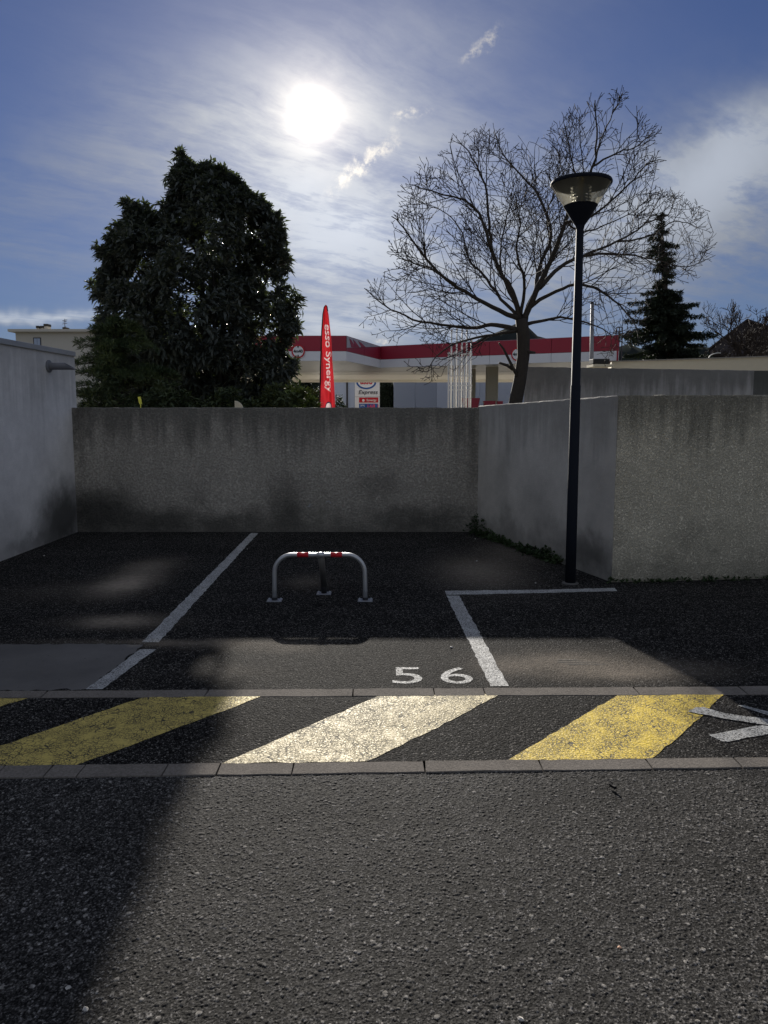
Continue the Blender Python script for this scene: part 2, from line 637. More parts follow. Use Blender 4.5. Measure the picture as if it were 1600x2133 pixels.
M_YEL = paint("yellow_road_paint", (0.63, 0.47, 0.08), wear=0.65, rough=0.5)
M_YPALE = paint("sun_glare_yellow_road_paint", (0.58, 0.49, 0.28), wear=0.75, rough=0.5)  # sun glare is put into the pale base colour
M_YDULL = paint("dull_yellow_road_paint", (0.60, 0.47, 0.14), wear=0.55, rough=0.5)  # duller yellow for the two stripes at the left
M_WHI = paint("white_road_paint", (0.47, 0.47, 0.46), wear=1.05, crack=False, rough=0.6)

# ------------------------------------------------------------------ ground, road, kerbs
g = MB()
gx = [-900, -60, -20, 20, 60, 900]
gy = [-300, -40, 0, 60, 200, 1500]
for i in range(5):
    for j in range(5):
        g.add([(gx[i], gy[j], -0.06), (gx[i + 1], gy[j], -0.06), (gx[i + 1], gy[j + 1], -0.06), (gx[i], gy[j + 1], -0.06)], [(0, 1, 2, 3)])
M_GROUND = simple("dry_ground", (0.075, 0.072, 0.055), 0.9, var=0.4, scale=0.6)
tag(g.build("ground", M_GROUND), kind='structure')
g = MB()
g.add([(-32, 27, -0.05), (45, 27, -0.05), (45, 118, -0.05), (-32, 118, -0.05)], [(0, 1, 2, 3)])
tag(g.build("forecourt", simple("pale_concrete_paving", (0.36, 0.34, 0.30), 0.85, var=0.2, scale=0.4)), kind='structure')


def strip_line(points):
    """depth of a kerb edge as a function of x, from photo pixels"""
    ps = sorted([(gp(*q).x, gp(*q).y) for q in points])
    return lambda x: ps[0][1] + (x - ps[0][0]) * (ps[-1][1] - ps[0][1]) / (ps[-1][0] - ps[0][0])


LO_NEAR = strip_line([(0, 1621), (1600, 1598)])
LO_FAR = strip_line([(0, 1596), (1600, 1578)])
UP_NEAR = strip_line([(0, 1454), (1600, 1447)])
UP_FAR = strip_line([(0, 1440), (1600, 1430)])
BACK_Y = gp(500, 1108).y


def band(name, f0, f1, x0, x1, z, mat, n=24):
    mb = MB()
    xs = np.linspace(x0, x1, n + 1)
    for i in range(n):
        a, b_ = xs[i], xs[i + 1]
        mb.add([(a, f0(a), z), (b_, f0(b_), z), (b_, f1(b_), z), (a, f1(a), z)], [(0, 1, 2, 3)])
    return tag(mb.build(name, mat), kind='structure')


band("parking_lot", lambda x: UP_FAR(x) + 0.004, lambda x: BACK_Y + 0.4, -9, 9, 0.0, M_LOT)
band("hatched_lane", lambda x: LO_FAR(x) + 0.004, lambda x: UP_NEAR(x) - 0.004, -9, 9, 0.0, M_LANE)


def graded(lo, hi, step, outer):
    inner = np.arange(lo, hi + step, step)
    return np.concatenate([np.array([q for q in outer if q < lo - 0.01]), inner, np.array([q for q in outer if q > hi + 0.01])])


def worley(X, Y, cell, seed):
    """nearest-stone distance, second distance and stone tone on a jittered grid"""
    ix0, iy0 = int(X.min() / cell) - 3, int(Y.min() / cell) - 3
    nx, ny = int(X.max() / cell) - ix0 + 5, int(Y.max() / cell) - iy0 + 5
    rg = np.random.default_rng(seed)
    jx, jy, tn, sz = rg.random((nx, ny)), rg.random((nx, ny)), rg.random((nx, ny)), rg.uniform(0.6, 1.15, (nx, ny))
    ci, cj = np.floor(X / cell).astype(int) - ix0, np.floor(Y / cell).astype(int) - iy0
    best = np.full(X.shape, 9.0)
    second = np.full(X.shape, 9.0)
    tone = np.zeros(X.shape)
    tilt = np.zeros(X.shape)
    tx_, ty_ = rg.normal(0, 0.5, (nx, ny)), rg.normal(0, 0.5, (nx, ny))
    for a in (-1, 0, 1):
        for b_ in (-1, 0, 1):
            i, j = np.clip(ci + a, 0, nx - 1), np.clip(cj + b_, 0, ny - 1)
            px_, py_ = (i + ix0 + jx[i, j]) * cell, (j + iy0 + jy[i, j]) * cell
            dd = np.hypot(X - px_, Y - py_) / cell / sz[i, j]
            closer = dd < best
            second = np.where(closer, best, np.minimum(second, dd))
            tone = np.where(closer, tn[i, j], tone)
            tilt = np.where(closer, ((X - px_) * tx_[i, j] + (Y - py_) * ty_[i, j]) / cell, tilt)
            best = np.where(closer, dd, best)
    return best, second, tone, tilt


def build_road():
    xs = graded(-1.88, 1.88, 0.0027, [-12, -6, -3.5, -2.5, -2.1, 2.1, 2.5, 3.5, 6, 12])
    vsn = graded(0.0, 1.0, 0.0027 / 1.62, [])
    far = np.array([-8.0, -4.0, -1.0, 0.5, 1.3])
    ny = len(vsn) + len(far)
    X = np.repeat(xs[:, None], ny, 1)
    edge = np.array([LO_NEAR(x) - 0.004 for x in xs])
    Y = np.zeros_like(X)
    Y[:, :len(far)] = far[None, :]
    Y[:, len(far):] = 1.62 + (edge[:, None] - 1.62) * vsn[None, :]
    best, second, tone, tilt = worley(X, Y, 0.0074, 3)
    b2, s2, t2, _ = worley(X + 3.3, Y, 0.030, 5)
    gapf = np.clip((second - best) / 0.34, 0, 1) ** 0.6
    big = np.clip(1 - b2 ** 2, 0, 1)
    h = gapf * (0.0008 + 0.0019 * tone ** 1.6 + 0.0009 * np.clip(tilt, -0.6, 0.6)) + big * 0.0006
    bb, sb_, tb_, tl_ = worley(X + 1.7, Y + 0.4, 0.0165, 8)
    bigst = (tb_ > 0.80) & (bb < 0.46)
    hb = 0.0022 + 0.0013 * np.clip((0.46 - bb) * 5, 0, 1) + 0.001 * tl_
    h = np.where(bigst, np.maximum(h, hb), h)
    tone = np.where(bigst, np.clip((tb_ - 0.80) / 0.20, 0, 1), tone * 0.93)
    best = np.where(bigst, 0.0, best)
    second = np.where(bigst, np.maximum(second, 0.9), second)
    h = h + np.random.default_rng(9).normal(0, 0.00030, X.shape)
    rg = np.random.default_rng(2)
    # loss of stones in places
    lowf = rg.random((60, 40))
    fade = np.clip((X + 2.05) / 0.12, 0, 1) * np.clip((2.05 - X) / 0.12, 0, 1) * np.clip((Y - 1.45) / 0.12, 0, 1)
    Z = (h - 0.0024) * fade - 0.002
    V = np.stack([X, Y, Z], -1).reshape(-1, 3)
    nx = len(xs)
    idx = np.arange(nx * ny).reshape(nx, ny)
    F = np.stack([idx[:-1, :-1], idx[1:, :-1], idx[1:, 1:], idx[:-1, 1:]], -1).reshape(-1, 4)
    o = np_mesh("road", V, F, M_ROAD, smooth=False)
    at_ = o.data.attributes.new('tone', 'FLOAT', 'POINT')
    at_.data.foreach_set('value', tone.ravel().astype(np.float32))
    at_ = o.data.attributes.new('stone', 'FLOAT', 'POINT')
    at_.data.foreach_set('value', np.clip((second - best) * 2.4, 0, 1).ravel().astype(np.float32))
    tag(o, kind='structure')


build_road()


def kerb(name, near, far, cuts_px, rowy, seed):
    root = empty(name, (0, (near(0) + far(0)) / 2, 0), None, None)
    root['kind'] = 'structure'
    cuts = sorted([gp(q, rowy).x for q in cuts_px])
    rnd = random.Random(seed)
    for i in range(len(cuts) - 1):
        a, b_ = cuts[i], cuts[i + 1]
        n = max(3, int((b_ - a) / 0.12))
        mb = MB()
        top, bot = [], []
        zt = 0.0015 + rnd.uniform(0, 0.002)
        sl = [rnd.uniform(-0.004, 0.004) for _ in range(2)]
        xsn = [a + (b_ - a) * q / n for q in range(n + 1)]
        near_pts = [(x + (0.0025 + max(0, sl[0]) if q == 0 else (-0.0025 + min(0, sl[1]) if q == n else 0)), near(x) + rnd.uniform(-0.004, 0.004)) for q, x in enumerate(xsn)]
        far_pts = [(x + (0.0025 - min(0, sl[0]) if q == 0 else (-0.0025 - max(0, sl[1]) if q == n else 0)), far(x) + rnd.uniform(-0.003, 0.003)) for q, x in enumerate(xsn)]
        poly = [Vector((x, y, -0.05)) for x, y in near_pts] + [Vector((x, y, -0.05)) for x, y in far_pts[::-1]]
        mb.prism(poly, (0, 0, 0.05 + zt))
        adopt(root, mb.build("kerb_stone", M_KERB, bevel=0.0015))
    return root


kerb("upper_kerb", UP_NEAR, UP_FAR, [-900, -560, -230, 95, 430, 735, 905, 1010, 1330, 1555, 1800, 2150, 2500], 1444, 1)
kerb("lower_kerb", LO_NEAR, LO_FAR, [-700, -420, -150, 5, 105, 172, 345, 455, 610, 885, 1130, 1360, 1550, 1760, 2050, 2350], 1602, 2)


# smooth concrete slab at the left of the parking
def flat_poly(px, z, sub=0.06, jit=0.0, seed=0):
    """polygon on the ground from photo pixels with slightly ragged edges"""
    rnd = random.Random(seed)
    pts = [gp(*q) for q in px]
    out = []
    for i, a in enumerate(pts):
        b_ = pts[(i + 1) % len(pts)]
        n = max(1, int((b_ - a).length / sub))
        nrm = Vector((-(b_ - a).y, (b_ - a).x, 0)).normalized()
        for q in range(n):
            p = a.lerp(b_, q / n)
            if q and jit:
                p = p + nrm * rnd.uniform(-jit, jit)
            out.append(Vector((p.x, p.y, z)))
    return out


def sheet(poly):
    mb = MB()
    mb.add(poly, [tuple(range(len(poly)))])
    return mb


tag(sheet(flat_poly([(-500, 1344), (0, 1343), (150, 1341), (298, 1343), (240, 1392), (182, 1435.5), (0, 1438.5), (-500, 1440)], 0.0012, 0.04, 0.016, 4)).build("concrete_slab", M_SLAB), kind='structure')

# ------------------------------------------------------------------ painted markings
YG = "yellow hatch stripes between the two kerb strips"


def marking(name, px, mat, label, cat, group=None, z=0.002, seed=0, jit=0.006):
    o = sheet(flat_poly(px, z, 0.05, jit, seed)).build(name, mat)
    return tag(o, label, cat, group)


marking("yellow_stripe", [(-250, 1456), (58, 1455), (-95, 1500), (-600, 1597), (-900, 1599)], M_YDULL, "tip of a yellow hatch stripe cut off by the left edge of the picture", "road marking", YG, seed=1)
marking("yellow_stripe", [(298, 1453.5), (545, 1450.5), (400, 1506), (162, 1594), (-118, 1597), (90, 1524)], M_YDULL, "long olive yellow hatch stripe lying mostly in the tree shadow", "road marking", YG, seed=2)
marking("yellow_stripe", [(795, 1448), (1041, 1446.5), (900, 1522), (764, 1586.5), (462, 1591), (640, 1515)], M_YPALE, "pale cream yellow hatch stripe with painted-in sun glare, below the painted number", "road marking", YG, seed=3)
marking("yellow_stripe", [(1286, 1449), (1508, 1447.5), (1440, 1512), (1358, 1581), (1058, 1584), (1170, 1517)], M_YEL, "bright yellow cracked hatch stripe touched by the white painted arms", "road marking", YG, seed=4)

marking("parking_line", [(523, 1110.5), (538, 1110.5), (331, 1338), (296, 1338)], M_WHI, "long white bay line running from the back wall to the concrete slab", "road marking", "white parking bay lines", z=0.002, seed=5)
marking("parking_line", [(292, 1353), (325, 1353), (268, 1395), (213, 1436), (178, 1436.5), (243, 1390)], M_WHI, "short worn white bay line beside the smooth concrete slab", "road marking", "white parking bay lines", z=0.002, seed=6)
marking("parking_line", [(930, 1241), (957, 1241), (1060, 1429.5), (1022, 1430)], M_WHI, "white bay line beside the number, running down to the kerb strip", "road marking", "white parking bay lines", z=0.002, seed=7)
marking("parking_line", [(927, 1231), (1110, 1229), (1281, 1225), (1286, 1231.5), (1100, 1236), (930, 1239.7)], M_WHI, "thin white line lying across in front of the lamp post", "road marking", "white parking bay lines", z=0.002, seed=8)
marking("white_mark", [(1433, 1484), (1450, 1475), (1467, 1475), (1508, 1487), (1600, 1500), (1680, 1511), (1680, 1524), (1590, 1511), (1500, 1497)], M_WHI,
        "white painted arm crossing the corner of the bright yellow stripe", "road marking", "white painted arms at the right", z=0.005, seed=9)
marking("white_mark", [(1476, 1532), (1494, 1529), (1572, 1513.5), (1590, 1512), (1660, 1522), (1612, 1527), (1518, 1546), (1504, 1545)], M_WHI,
        "thick white painted arm on bare asphalt right of the yellow stripe", "road marking", "white painted arms at the right", z=0.003, seed=10)
marking("white_mark", [(1536, 1470), (1546, 1469.5), (1600, 1483), (1700, 1503), (1700, 1510), (1600, 1491)], M_WHI,
        "thin white painted stroke beneath the upper kerb strip at the right edge", "road marking", "white painted arms at the right", z=0.003, seed=11)

num = empty("bay_number", gp(900, 1408, 0), "white stencilled bay number 56 on sunlit asphalt", "number")
for ch, cx, wpx in (("5", 848, 62), ("6", 950, 66)):
    o = text_mesh(ch, 0.33, M_WHI, "digit", bold=0.0)
    c = gp(cx, 1407)
    me = o.data
    co = np.array([q.co for q in me.vertices])
    lo, hi = co.min(0), co.max(0)
    wid = gp(cx + wpx / 2, 1407).x - gp(cx - wpx / 2, 1407).x
    hei = gp(cx, 1390).y - gp(cx, 1424).y
    for q in me.vertices:
        q.co = (c.x + ((q.co.x - lo[0]) / (hi[0] - lo[0]) - 0.5) * wid, c.y + ((q.co.y - lo[1]) / (hi[1] - lo[1]) - 0.5) * hei, 0.002)
    adopt(num, o)

# ------------------------------------------------------------------ walls
def wall_mat(name, base, H, axis='X', streak=0.6, bottom=0.6, stains=(), bscale=70.0, bstr=0.5, warm=0.0, grain=0.45, cracks=0.0, coarse=0.0, z0=0.0):
    """rendered wall: streaks washed down from the top, damp algae at the foot, stains of their own shape"""
    m, t, b = new_mat(name)
    p = t.pos()
    x, y, z = t.xyz(p)[:3]
    al = x if axis == 'X' else y
    q = t.comb(al, 0.0, z)
    blot = t.noise(q, 1.4, 5, 0.6)
    mot = t.noise(q, 9.0, 4, 0.65)
    gr = t.noise(p, 140.0, 3, 0.7)
    f = t.m('MULTIPLY', t.m('MULTIPLY_ADD', blot, 0.7, 0.65), t.m('MULTIPLY_ADD', mot, 0.35, 0.83))
    f = t.m('MULTIPLY', f, t.m('MULTIPLY_ADD', gr, 0.5, 0.75))
    if coarse:
        f = t.m('MULTIPLY', f, t.m('MULTIPLY_ADD', t.ss(t.noise(p, coarse * 1.0, 4, 0.7, 0.2), 0.36, 0.62), grain, 1.0 - grain * 0.6))
    c = t.mix(1.0, base, t.comb(f, f, f), 'MULTIPLY')
    st = t.noise(t.stretch(q, 9.0, 1, 0.55), 1.0, 5, 0.65)
    st2 = t.noise(t.stretch(q, 2.2, 1, 0.8), 1.0, 4, 0.6)
    hz = t.m('DIVIDE', t.m('SUBTRACT', H, z), H)
    top = t.ss(t.m('SUBTRACT', t.m('ADD', t.m('MULTIPLY', st, 0.8), t.m('MULTIPLY', st2, 0.5)), hz), 0.28, 0.62)
    c = t.mix(t.m('MULTIPLY', top, streak), c, (0.060, 0.060, 0.052))
    foot = t.ss(t.m('SUBTRACT', t.m('ADD', t.m('MULTIPLY', t.noise(q, 2.2, 5, 0.65), 0.75), t.m('MULTIPLY', mot, 0.2)), t.m('DIVIDE', t.m('SUBTRACT', z, z0), H)), 0.12, 0.52)
    c = t.mix(t.m('MULTIPLY', foot, bottom), c, (0.040, 0.042, 0.036))
    cw = t.v('ADD', q, t.v('MULTIPLY', t.v('SUBTRACT', t.noise(q, 3.5, 5, 0.65, 0.0, True), (0.5, 0.5, 0.5)), (0.5, 0, 0.5)))
    ck = t.m('MULTIPLY', t.ss(t.voro(t.stretch(cw, 1.0, 1.0, 0.7), 0.75, 'DISTANCE_TO_EDGE'), 0.0015, 0.005, 1.0, 0.0), t.ss(t.noise(q, 1.1, 2), 0.46, 0.60))
    c = t.mix(t.m('MULTIPLY', ck, cracks), c, (0.05, 0.05, 0.045))
    wv = t.v('MULTIPLY', t.v('SUBTRACT', t.noise(q, 6.0, 4, 0.6, 0.0, True), (0.5, 0.5, 0.5)), (0.34, 0, 0.34))
    qq = t.xyz(t.v('ADD', q, wv))
    for (sx, sz, rx, rz, amt, sc) in stains:
        u = t.m('DIVIDE', t.m('SUBTRACT', qq[0], sx), rx)
        v = t.m('DIVIDE', t.m('SUBTRACT', qq[2], sz), rz)
        r_ = t.m('SQRT', t.m('ADD', t.m('MULTIPLY', u, u), t.m('MULTIPLY', v, v)))
        c = t.mix(t.ss(r_, 0.25, 1.30, amt, 0.0), c, sc)
    t.put(b.inputs['Base Color'], c)
    b.inputs['Roughness'].default_value = 0.9
    b.inputs['Specular IOR Level'].default_value = 0.2
    h = t.noise(p, bscale, 4, 0.65)
    if coarse:
        h = t.m('ADD', t.m('MULTIPLY', h, 0.5), t.m('MULTIPLY', t.ss(t.noise(p, coarse, 3, 0.6, 0.6), 0.42, 0.60), 1.0))
    t.put(b.inputs['Normal'], t.bump(h, bstr, 0.012))
    return m


def bx(px, Y=BACK_Y):
    return at(px, 1000, Y).x


def bz(py, Y=BACK_Y):
    return at(800, py, Y).z


DARK = (0.035, 0.035, 0.031)
M_BACK = wall_mat("stained_grey_render", (0.43, 0.39, 0.325), 1.6, 'X', 0.62, 0.62, [
    (bx(592), bz(1050), 0.30, 0.50, 0.45, DARK), (bx(200), bz(1065), 0.55, 0.35, 0.8, DARK), (bx(330), bz(1085), 0.6, 0.22, 0.6, DARK),
    (bx(790), bz(1010), 0.36, 0.20, 0.35, DARK), (bx(860), bz(1080), 0.6, 0.2, 0.45, DARK), (bx(480), bz(1090), 0.5, 0.16, 0.4, DARK),
    (bx(662), bz(1078), 0.28, 0.17, 0.22, (0.30, 0.28, 0.22)), (bx(646), bz(1056), 0.055, 0.014, 0.8, (0.42, 0.42, 0.42)), (bx(682), bz(1052), 0.04, 0.016, 0.8, (0.42, 0.42, 0.42)),
    (bx(172), bz(900), 0.10, 0.7, 0.35, DARK), (bx(985), bz(960), 0.10, 0.6, 0.3, DARK)], 75.0, 0.75, cracks=0.25, coarse=42.0)
M_SIDE = wall_mat("blue_grey_render", (0.50, 0.465, 0.41), 1.7, 'Y', 0.35, 0.55, [(7.9, 0.55, 0.35, 0.35, 0.18, DARK), (8.6, 0.8, 0.18, 0.6, 0.16, DARK), (6.9, 0.2, 0.5, 0.22, 0.6, DARK)], 55.0, 0.35)
M_FRONT = wall_mat("rough_cream_roughcast", (0.72, 0.65, 0.50), 1.78, 'X', 0.62, 0.5, [(4.2, 1.0, 0.5, 1.2, 0.25, DARK), (5.0, 0.9, 0.6, 1.2, 0.35, DARK)], 60.0, 1.0, grain=0.42, coarse=75.0)
M_GAR = wall_mat("pale_lilac_render", (0.71, 0.68, 0.65), 2.3, 'Y', 0.26, 0.28, [(8.9, 0.25, 0.75, 0.50, 0.9, DARK), (8.2, 0.05, 0.8, 0.16, 0.5, DARK)], 60.0, 0.35)

LX = at(157, 1000, BACK_Y).x          # inner face of the garage wall at the back
SX = at(995, 1000, BACK_Y).x          # inner corner right
COR = gp(1274, 1213)                  # outer corner of the side wall
COR_TOP = at(1281, 823, COR.y).z
BW_TOP = at(600, 849.0, BACK_Y).z


def wall_slab(path, tops, thick, name, mat, label, seed=0, cat="wall", z0=-0.05, step=0.09):
    """wall along a ground path (front edge), tops at each end, with a slightly uneven top edge and chamfer"""
    rnd = random.Random(seed)
    a, b_ = Vector((*path[0], 0)), Vector((*path[1], 0))
    L = (b_ - a).length
    dr = (b_ - a).normalized()
    nrm = Vector((-dr.y, dr.x, 0))
    n = max(2, int(L / step))
    mb = MB()
    vs, fs = [], []
    for i in range(n + 1):
        t_ = i / n
        p = a.lerp(b_, t_)
        zt = tops[0] + (tops[1] - tops[0]) * t_ + rnd.uniform(-0.0035, 0.0035)
        c = rnd.uniform(0.005, 0.014)
        for (off, z) in ((0, z0), (0, zt - c), (c, zt), (thick - c, zt), (thick, zt - c), (thick, z0)):
            q = p + nrm * off
            vs.append((q.x, q.y, z))
    for i in range(n):
        for k_ in range(5):
            o = i * 6
            fs.append((o + k_, o + 6 + k_, o + 7 + k_, o + 1 + k_))
    fs.append(tuple(range(6)))
    fs.append(tuple(n * 6 + k_ for k_ in range(6))[::-1])
    mb.add(vs, fs)
    o = mb.build(name, mat)
    return tag(o, label, cat)


wall_slab([(LX - 0.3, BACK_Y), (SX + 0.02, BACK_Y)], (BW_TOP, BW_TOP), 0.2, "boundary_wall", M_BACK, "low stained grey rendered wall along the back of the parking bays", 1)
wall_slab([(SX + 0.001, BACK_Y + 0.012), (COR.x, COR.y + 0.006)], (at(996, 845.5, BACK_Y).z, COR_TOP), 0.2, "boundary_wall", M_SIDE, "smooth blue grey wall running forward behind the lamp post", 2)
_e = gp(1640, 1204)
_dr = (Vector((_e.x, _e.y, 0)) - Vector((COR.x, COR.y, 0)))
_far = Vector((COR.x, COR.y, 0)) + _dr * 4.0
_z1 = at(1600, 822.5, gp(1600, 1205).y).z
wall_slab([(COR.x + 0.001, COR.y), (_far.x, _far.y)], (COR_TOP, COR_TOP + (_z1 - COR_TOP) * 4), 0.2, "boundary_wall", M_FRONT, "rough cream roughcast wall facing us at the right edge", 3)

# garage building at the left
g0 = gp(0, 1170)
g1 = Vector((LX, BACK_Y + 0.15, 0))
gdir = (Vector((g0.x, g0.y, 0)) - Vector((LX, BACK_Y, 0))).normalized()
gend = Vector((LX, BACK_Y, 0)) + gdir * 7.0
gz1 = at(154, 737, BACK_Y + 0.15).z
gz0 = at(0, 704, g0.y).z
gslope = (gz0 - gz1) / (Vector((g0.x, g0.y, 0)) - Vector((LX, BACK_Y, 0))).length
gar = empty("garage", (LX - 1.5, BACK_Y - 3, 0), "pale grey rendered garage with metal roof edge along the left side", "building")
mb = MB()
zt = gz1 + gslope * 7.0
gout = Vector((-4.5, -0.6, 0))
A, B_ = g1, gend
mb.add([(A.x, A.y, -0.05), (B_.x, B_.y, -0.05), (B_.x, B_.y, zt), (A.x, A.y, gz1)], [(3, 2, 1, 0)])
A2, B2 = A + gout, B_ + gout
mb.add([(A.x, A.y, -0.05), (A.x, A.y, gz1), (A2.x, A2.y, gz1), (A2.x, A2.y, -0.05)], [(0, 1, 2, 3)])
mb.add([(B_.x, B_.y, -0.05), (B_.x, B_.y, zt), (B2.x, B2.y, zt), (B2.x, B2.y, -0.05)], [(3, 2, 1, 0)])
mb.add([(A2.x, A2.y, -0.05), (B2.x, B2.y, -0.05), (B2.x, B2.y, zt), (A2.x, A2.y, gz1)], [(0, 1, 2, 3)])
adopt(gar, mb.build("wall", M_GAR))
M_ZINC = simple("zinc_flashing", (0.42, 0.42, 0.42), 0.45, 0.6, var=0.2, scale=3)
M_ROOFFELT = simple("roof_felt", (0.10, 0.10, 0.10), 0.9)
mb = MB()
mb.add([(A.x, A.y, gz1 + 0.01), (B_.x, B_.y, zt + 0.01), (B2.x, B2.y, zt + 0.01), (A2.x, A2.y, gz1 + 0.01)], [(0, 1, 2, 3)])
rf = adopt(gar, mb.build("roof", M_ROOFFELT))
out = Vector((-gdir.y, gdir.x, 0))
if out.x < 0:
    out = -out
nseg = 4
for i in range(nseg):
    pa = A.lerp(B_, i / nseg + 0.002)
    pb = A.lerp(B_, (i + 1) / nseg - 0.002)
    za, zb = gz1 + (zt - gz1) * i / nseg, gz1 + (zt - gz1) * (i + 1) / nseg
    mb = MB()
    o_ = out * 0.025
    i_ = out * -0.25
    p4 = [pa + o_, pb + o_, pb + i_, pa + i_]
    z4 = [za, zb, zb, za]
    lo = [Vector((q.x, q.y, z_ - 0.035)) for q, z_ in zip(p4, z4)]
    mb.prism(lo, (0, 0, 0.06))
    adopt(gar, mb.build("coping", M_ZINC, bevel=0.004))
# rain spout
sp = at(118, 763, BACK_Y - 0.55)
tpar = (Vector((sp.x, sp.y, 0)) - A).dot(gdir)
sp = A + gdir * tpar
sp.z = at(118, 763, sp.y).z
M_SPOUT = simple("grey_pipe", (0.18, 0.18, 0.19), 0.6)
mb = MB()
mb.lathe([(0.075, -0.004), (0.075, 0.012), (0.05, 0.02)], seg=20)
o = mb.build("spout_collar", M_SPOUT)
o.matrix_world = Matrix.Translation(sp) @ out.to_track_quat('Z', 'Y').to_matrix().to_4x4()
o.parent = gar
o.matrix_parent_inverse = Matrix.Translation(-Vector(gar.location))
mb = MB()
L_ = 0.26
seg = 18
vs = []
for rr in (0.042, 0.036):
    for k_ in range(seg):
        th = 2 * math.pi * k_ / seg
        vs.append((math.cos(th) * rr, math.sin(th) * rr, 0))
        vs.append((math.cos(th) * rr, math.sin(th) * rr, L_ - 0.07 * math.sin(th)))
fs = []
for k_ in range(seg):
    k2 = (k_ + 1) % seg
    fs.append((2 * k_, 2 * k2, 2 * k2 + 1, 2 * k_ + 1))
    o2 = 2 * seg
    fs.append((o2 + 2 * k_, o2 + 2 * k_ + 1, o2 + 2 * k2 + 1, o2 + 2 * k2))
    fs.append((2 * k_ + 1, 2 * k2 + 1, o2 + 2 * k2 + 1, o2 + 2 * k_ + 1))
mb.add(vs, fs)
o = mb.build("rain_spout", M_SPOUT, smooth=False)
o.matrix_world = Matrix.Translation(sp) @ out.to_track_quat('Z', 'Y').to_matrix().to_4x4()
o.parent = gar
o.matrix_parent_inverse = Matrix.Translation(-Vector(gar.location))

# ------------------------------------------------------------------ lamp post
M_NAVY = simple("dark_navy_paint", (0.010, 0.012, 0.018), 0.75, 0.0, 0.12, var=0.25, scale=9)
LP = gp(1188, 1215)
lamp = empty("street_lamp", (LP.x, LP.y, 0), "dark navy lamp post with conical glass head in front of the side wall", "street lamp")
lamp_top = at(1211, 372, LP.y)
dirp = Vector((lamp_top.x - LP.x, 0, lamp_top.z))
TILT = dirp.x / dirp.z


def lpt(z):
    return Vector((LP.x + TILT * z, LP.y, z))


zc0 = at(1208, 470, LP.y).z
zc1 = at(1208, 429, LP.y).z
zr = at(1211, 385, LP.y).z
mb = MB()
mb.tube([lpt(-0.05), lpt(0.6), lpt(1.8), lpt(1.801), lpt(zc0 + 0.01)], [0.048, 0.047, 0.044, 0.041, 0.032], 20)
adopt(lamp, mb.build("pole", M_NAVY, smooth=True))
mb = MB()
mb.lathe([(0.075, -0.03), (0.075, 0.006), (0.058, 0.012)], (LP.x, LP.y, 0), 24)
adopt(lamp, mb.build("base_collar", simple("base_mortar", (0.10, 0.095, 0.09), 0.9)))
c = lpt(zc0)
mb = MB()
h1 = zc1 - zc0
mb.lathe([(0.034, -0.03), (0.040, 0.0), (0.050, 0.015), (0.146, h1), (0.140, h1 + 0.004)], c, 40)
adopt(lamp, mb.build("lower_cone", M_NAVY, smooth=False))
m, t, b = new_mat("smoked_acrylic")
tr = t.node('ShaderNodeBsdfTransparent')
t.put(tr.inputs[0], (0.90, 0.89, 0.83))
gl = t.node('ShaderNodeBsdfGlossy')
gl.inputs['Roughness'].default_value = 0.08
df = t.node('ShaderNodeBsdfTranslucent')
t.put(df.inputs[0], (0.75, 0.73, 0.64))
df2 = t.node('ShaderNodeBsdfDiffuse')
t.put(df2.inputs[0], (0.30, 0.29, 0.25))
fr = t.node('ShaderNodeFresnel')
fr.inputs[0].default_value = 1.45
mx = t.node('ShaderNodeMixShader')
mx.inputs[0].default_value = 0.30
t.t.links.new(tr.outputs[0], mx.inputs[1])
t.t.links.new(df.outputs[0], mx.inputs[2])
mx3 = t.node('ShaderNodeMixShader')
mx3.inputs[0].default_value = 0.10
t.t.links.new(mx.outputs[0], mx3.inputs[1])
t.t.links.new(df2.outputs[0], mx3.inputs[2])
mx2 = t.node('ShaderNodeMixShader')
t.t.links.new(t.m('MULTIPLY', fr.outputs[0], 0.6), mx2.inputs[0])
t.t.links.new(mx3.outputs[0], mx2.inputs[1])
t.t.links.new(gl.outputs[0], mx2.inputs[2])
t.t.links.new(mx2.outputs[0], t.t.nodes['Material Output'].inputs[0])
M_ACR = m
mb = MB()
h2 = zr - zc0
mb.lathe([(0.143, h1 + 0.002), (0.255, h2)], c, 48, cap=False)
adopt(lamp, mb.build("lamp_shade", M_ACR, smooth=True))
mb = MB()
mb.lathe([(0.20, h2 - 0.004), (0.258, h2 - 0.004), (0.262, h2 + 0.012), (0.256, h2 + 0.028), (0.15, h2 + 0.060), (0.01, h2 + 0.070)], c, 48)
adopt(lamp, mb.build("lamp_cap", M_NAVY, smooth=False, bevel=0.002))
M_ALU = simple("lamp_louvre_metal", (0.55, 0.55, 0.53), 0.25, 0.9)
for i in range(6):
    z = h1 + 0.012 + i * (h2 - h1 - 0.02) / 6
    mb = MB()
    mb.lathe([(0.066, z), (0.088, z + 0.010), (0.090, z + 0.013), (0.066, z + 0.006)], c, 28, cap=False)
    adopt(lamp, mb.build("louvre_ring", M_ALU, smooth=True))
mb = MB()
mb.lathe([(0.045, h1 - 0.002), (0.045, h1 + 0.05), (0.03, h1 + 0.06), (0.036, h1 + 0.12), (0.03, h2 - 0.006)], c, 20)
adopt(lamp, mb.build("lamp_bulb", simple("frosted_bulb", (0.35, 0.35, 0.33), 0.3), smooth=True))

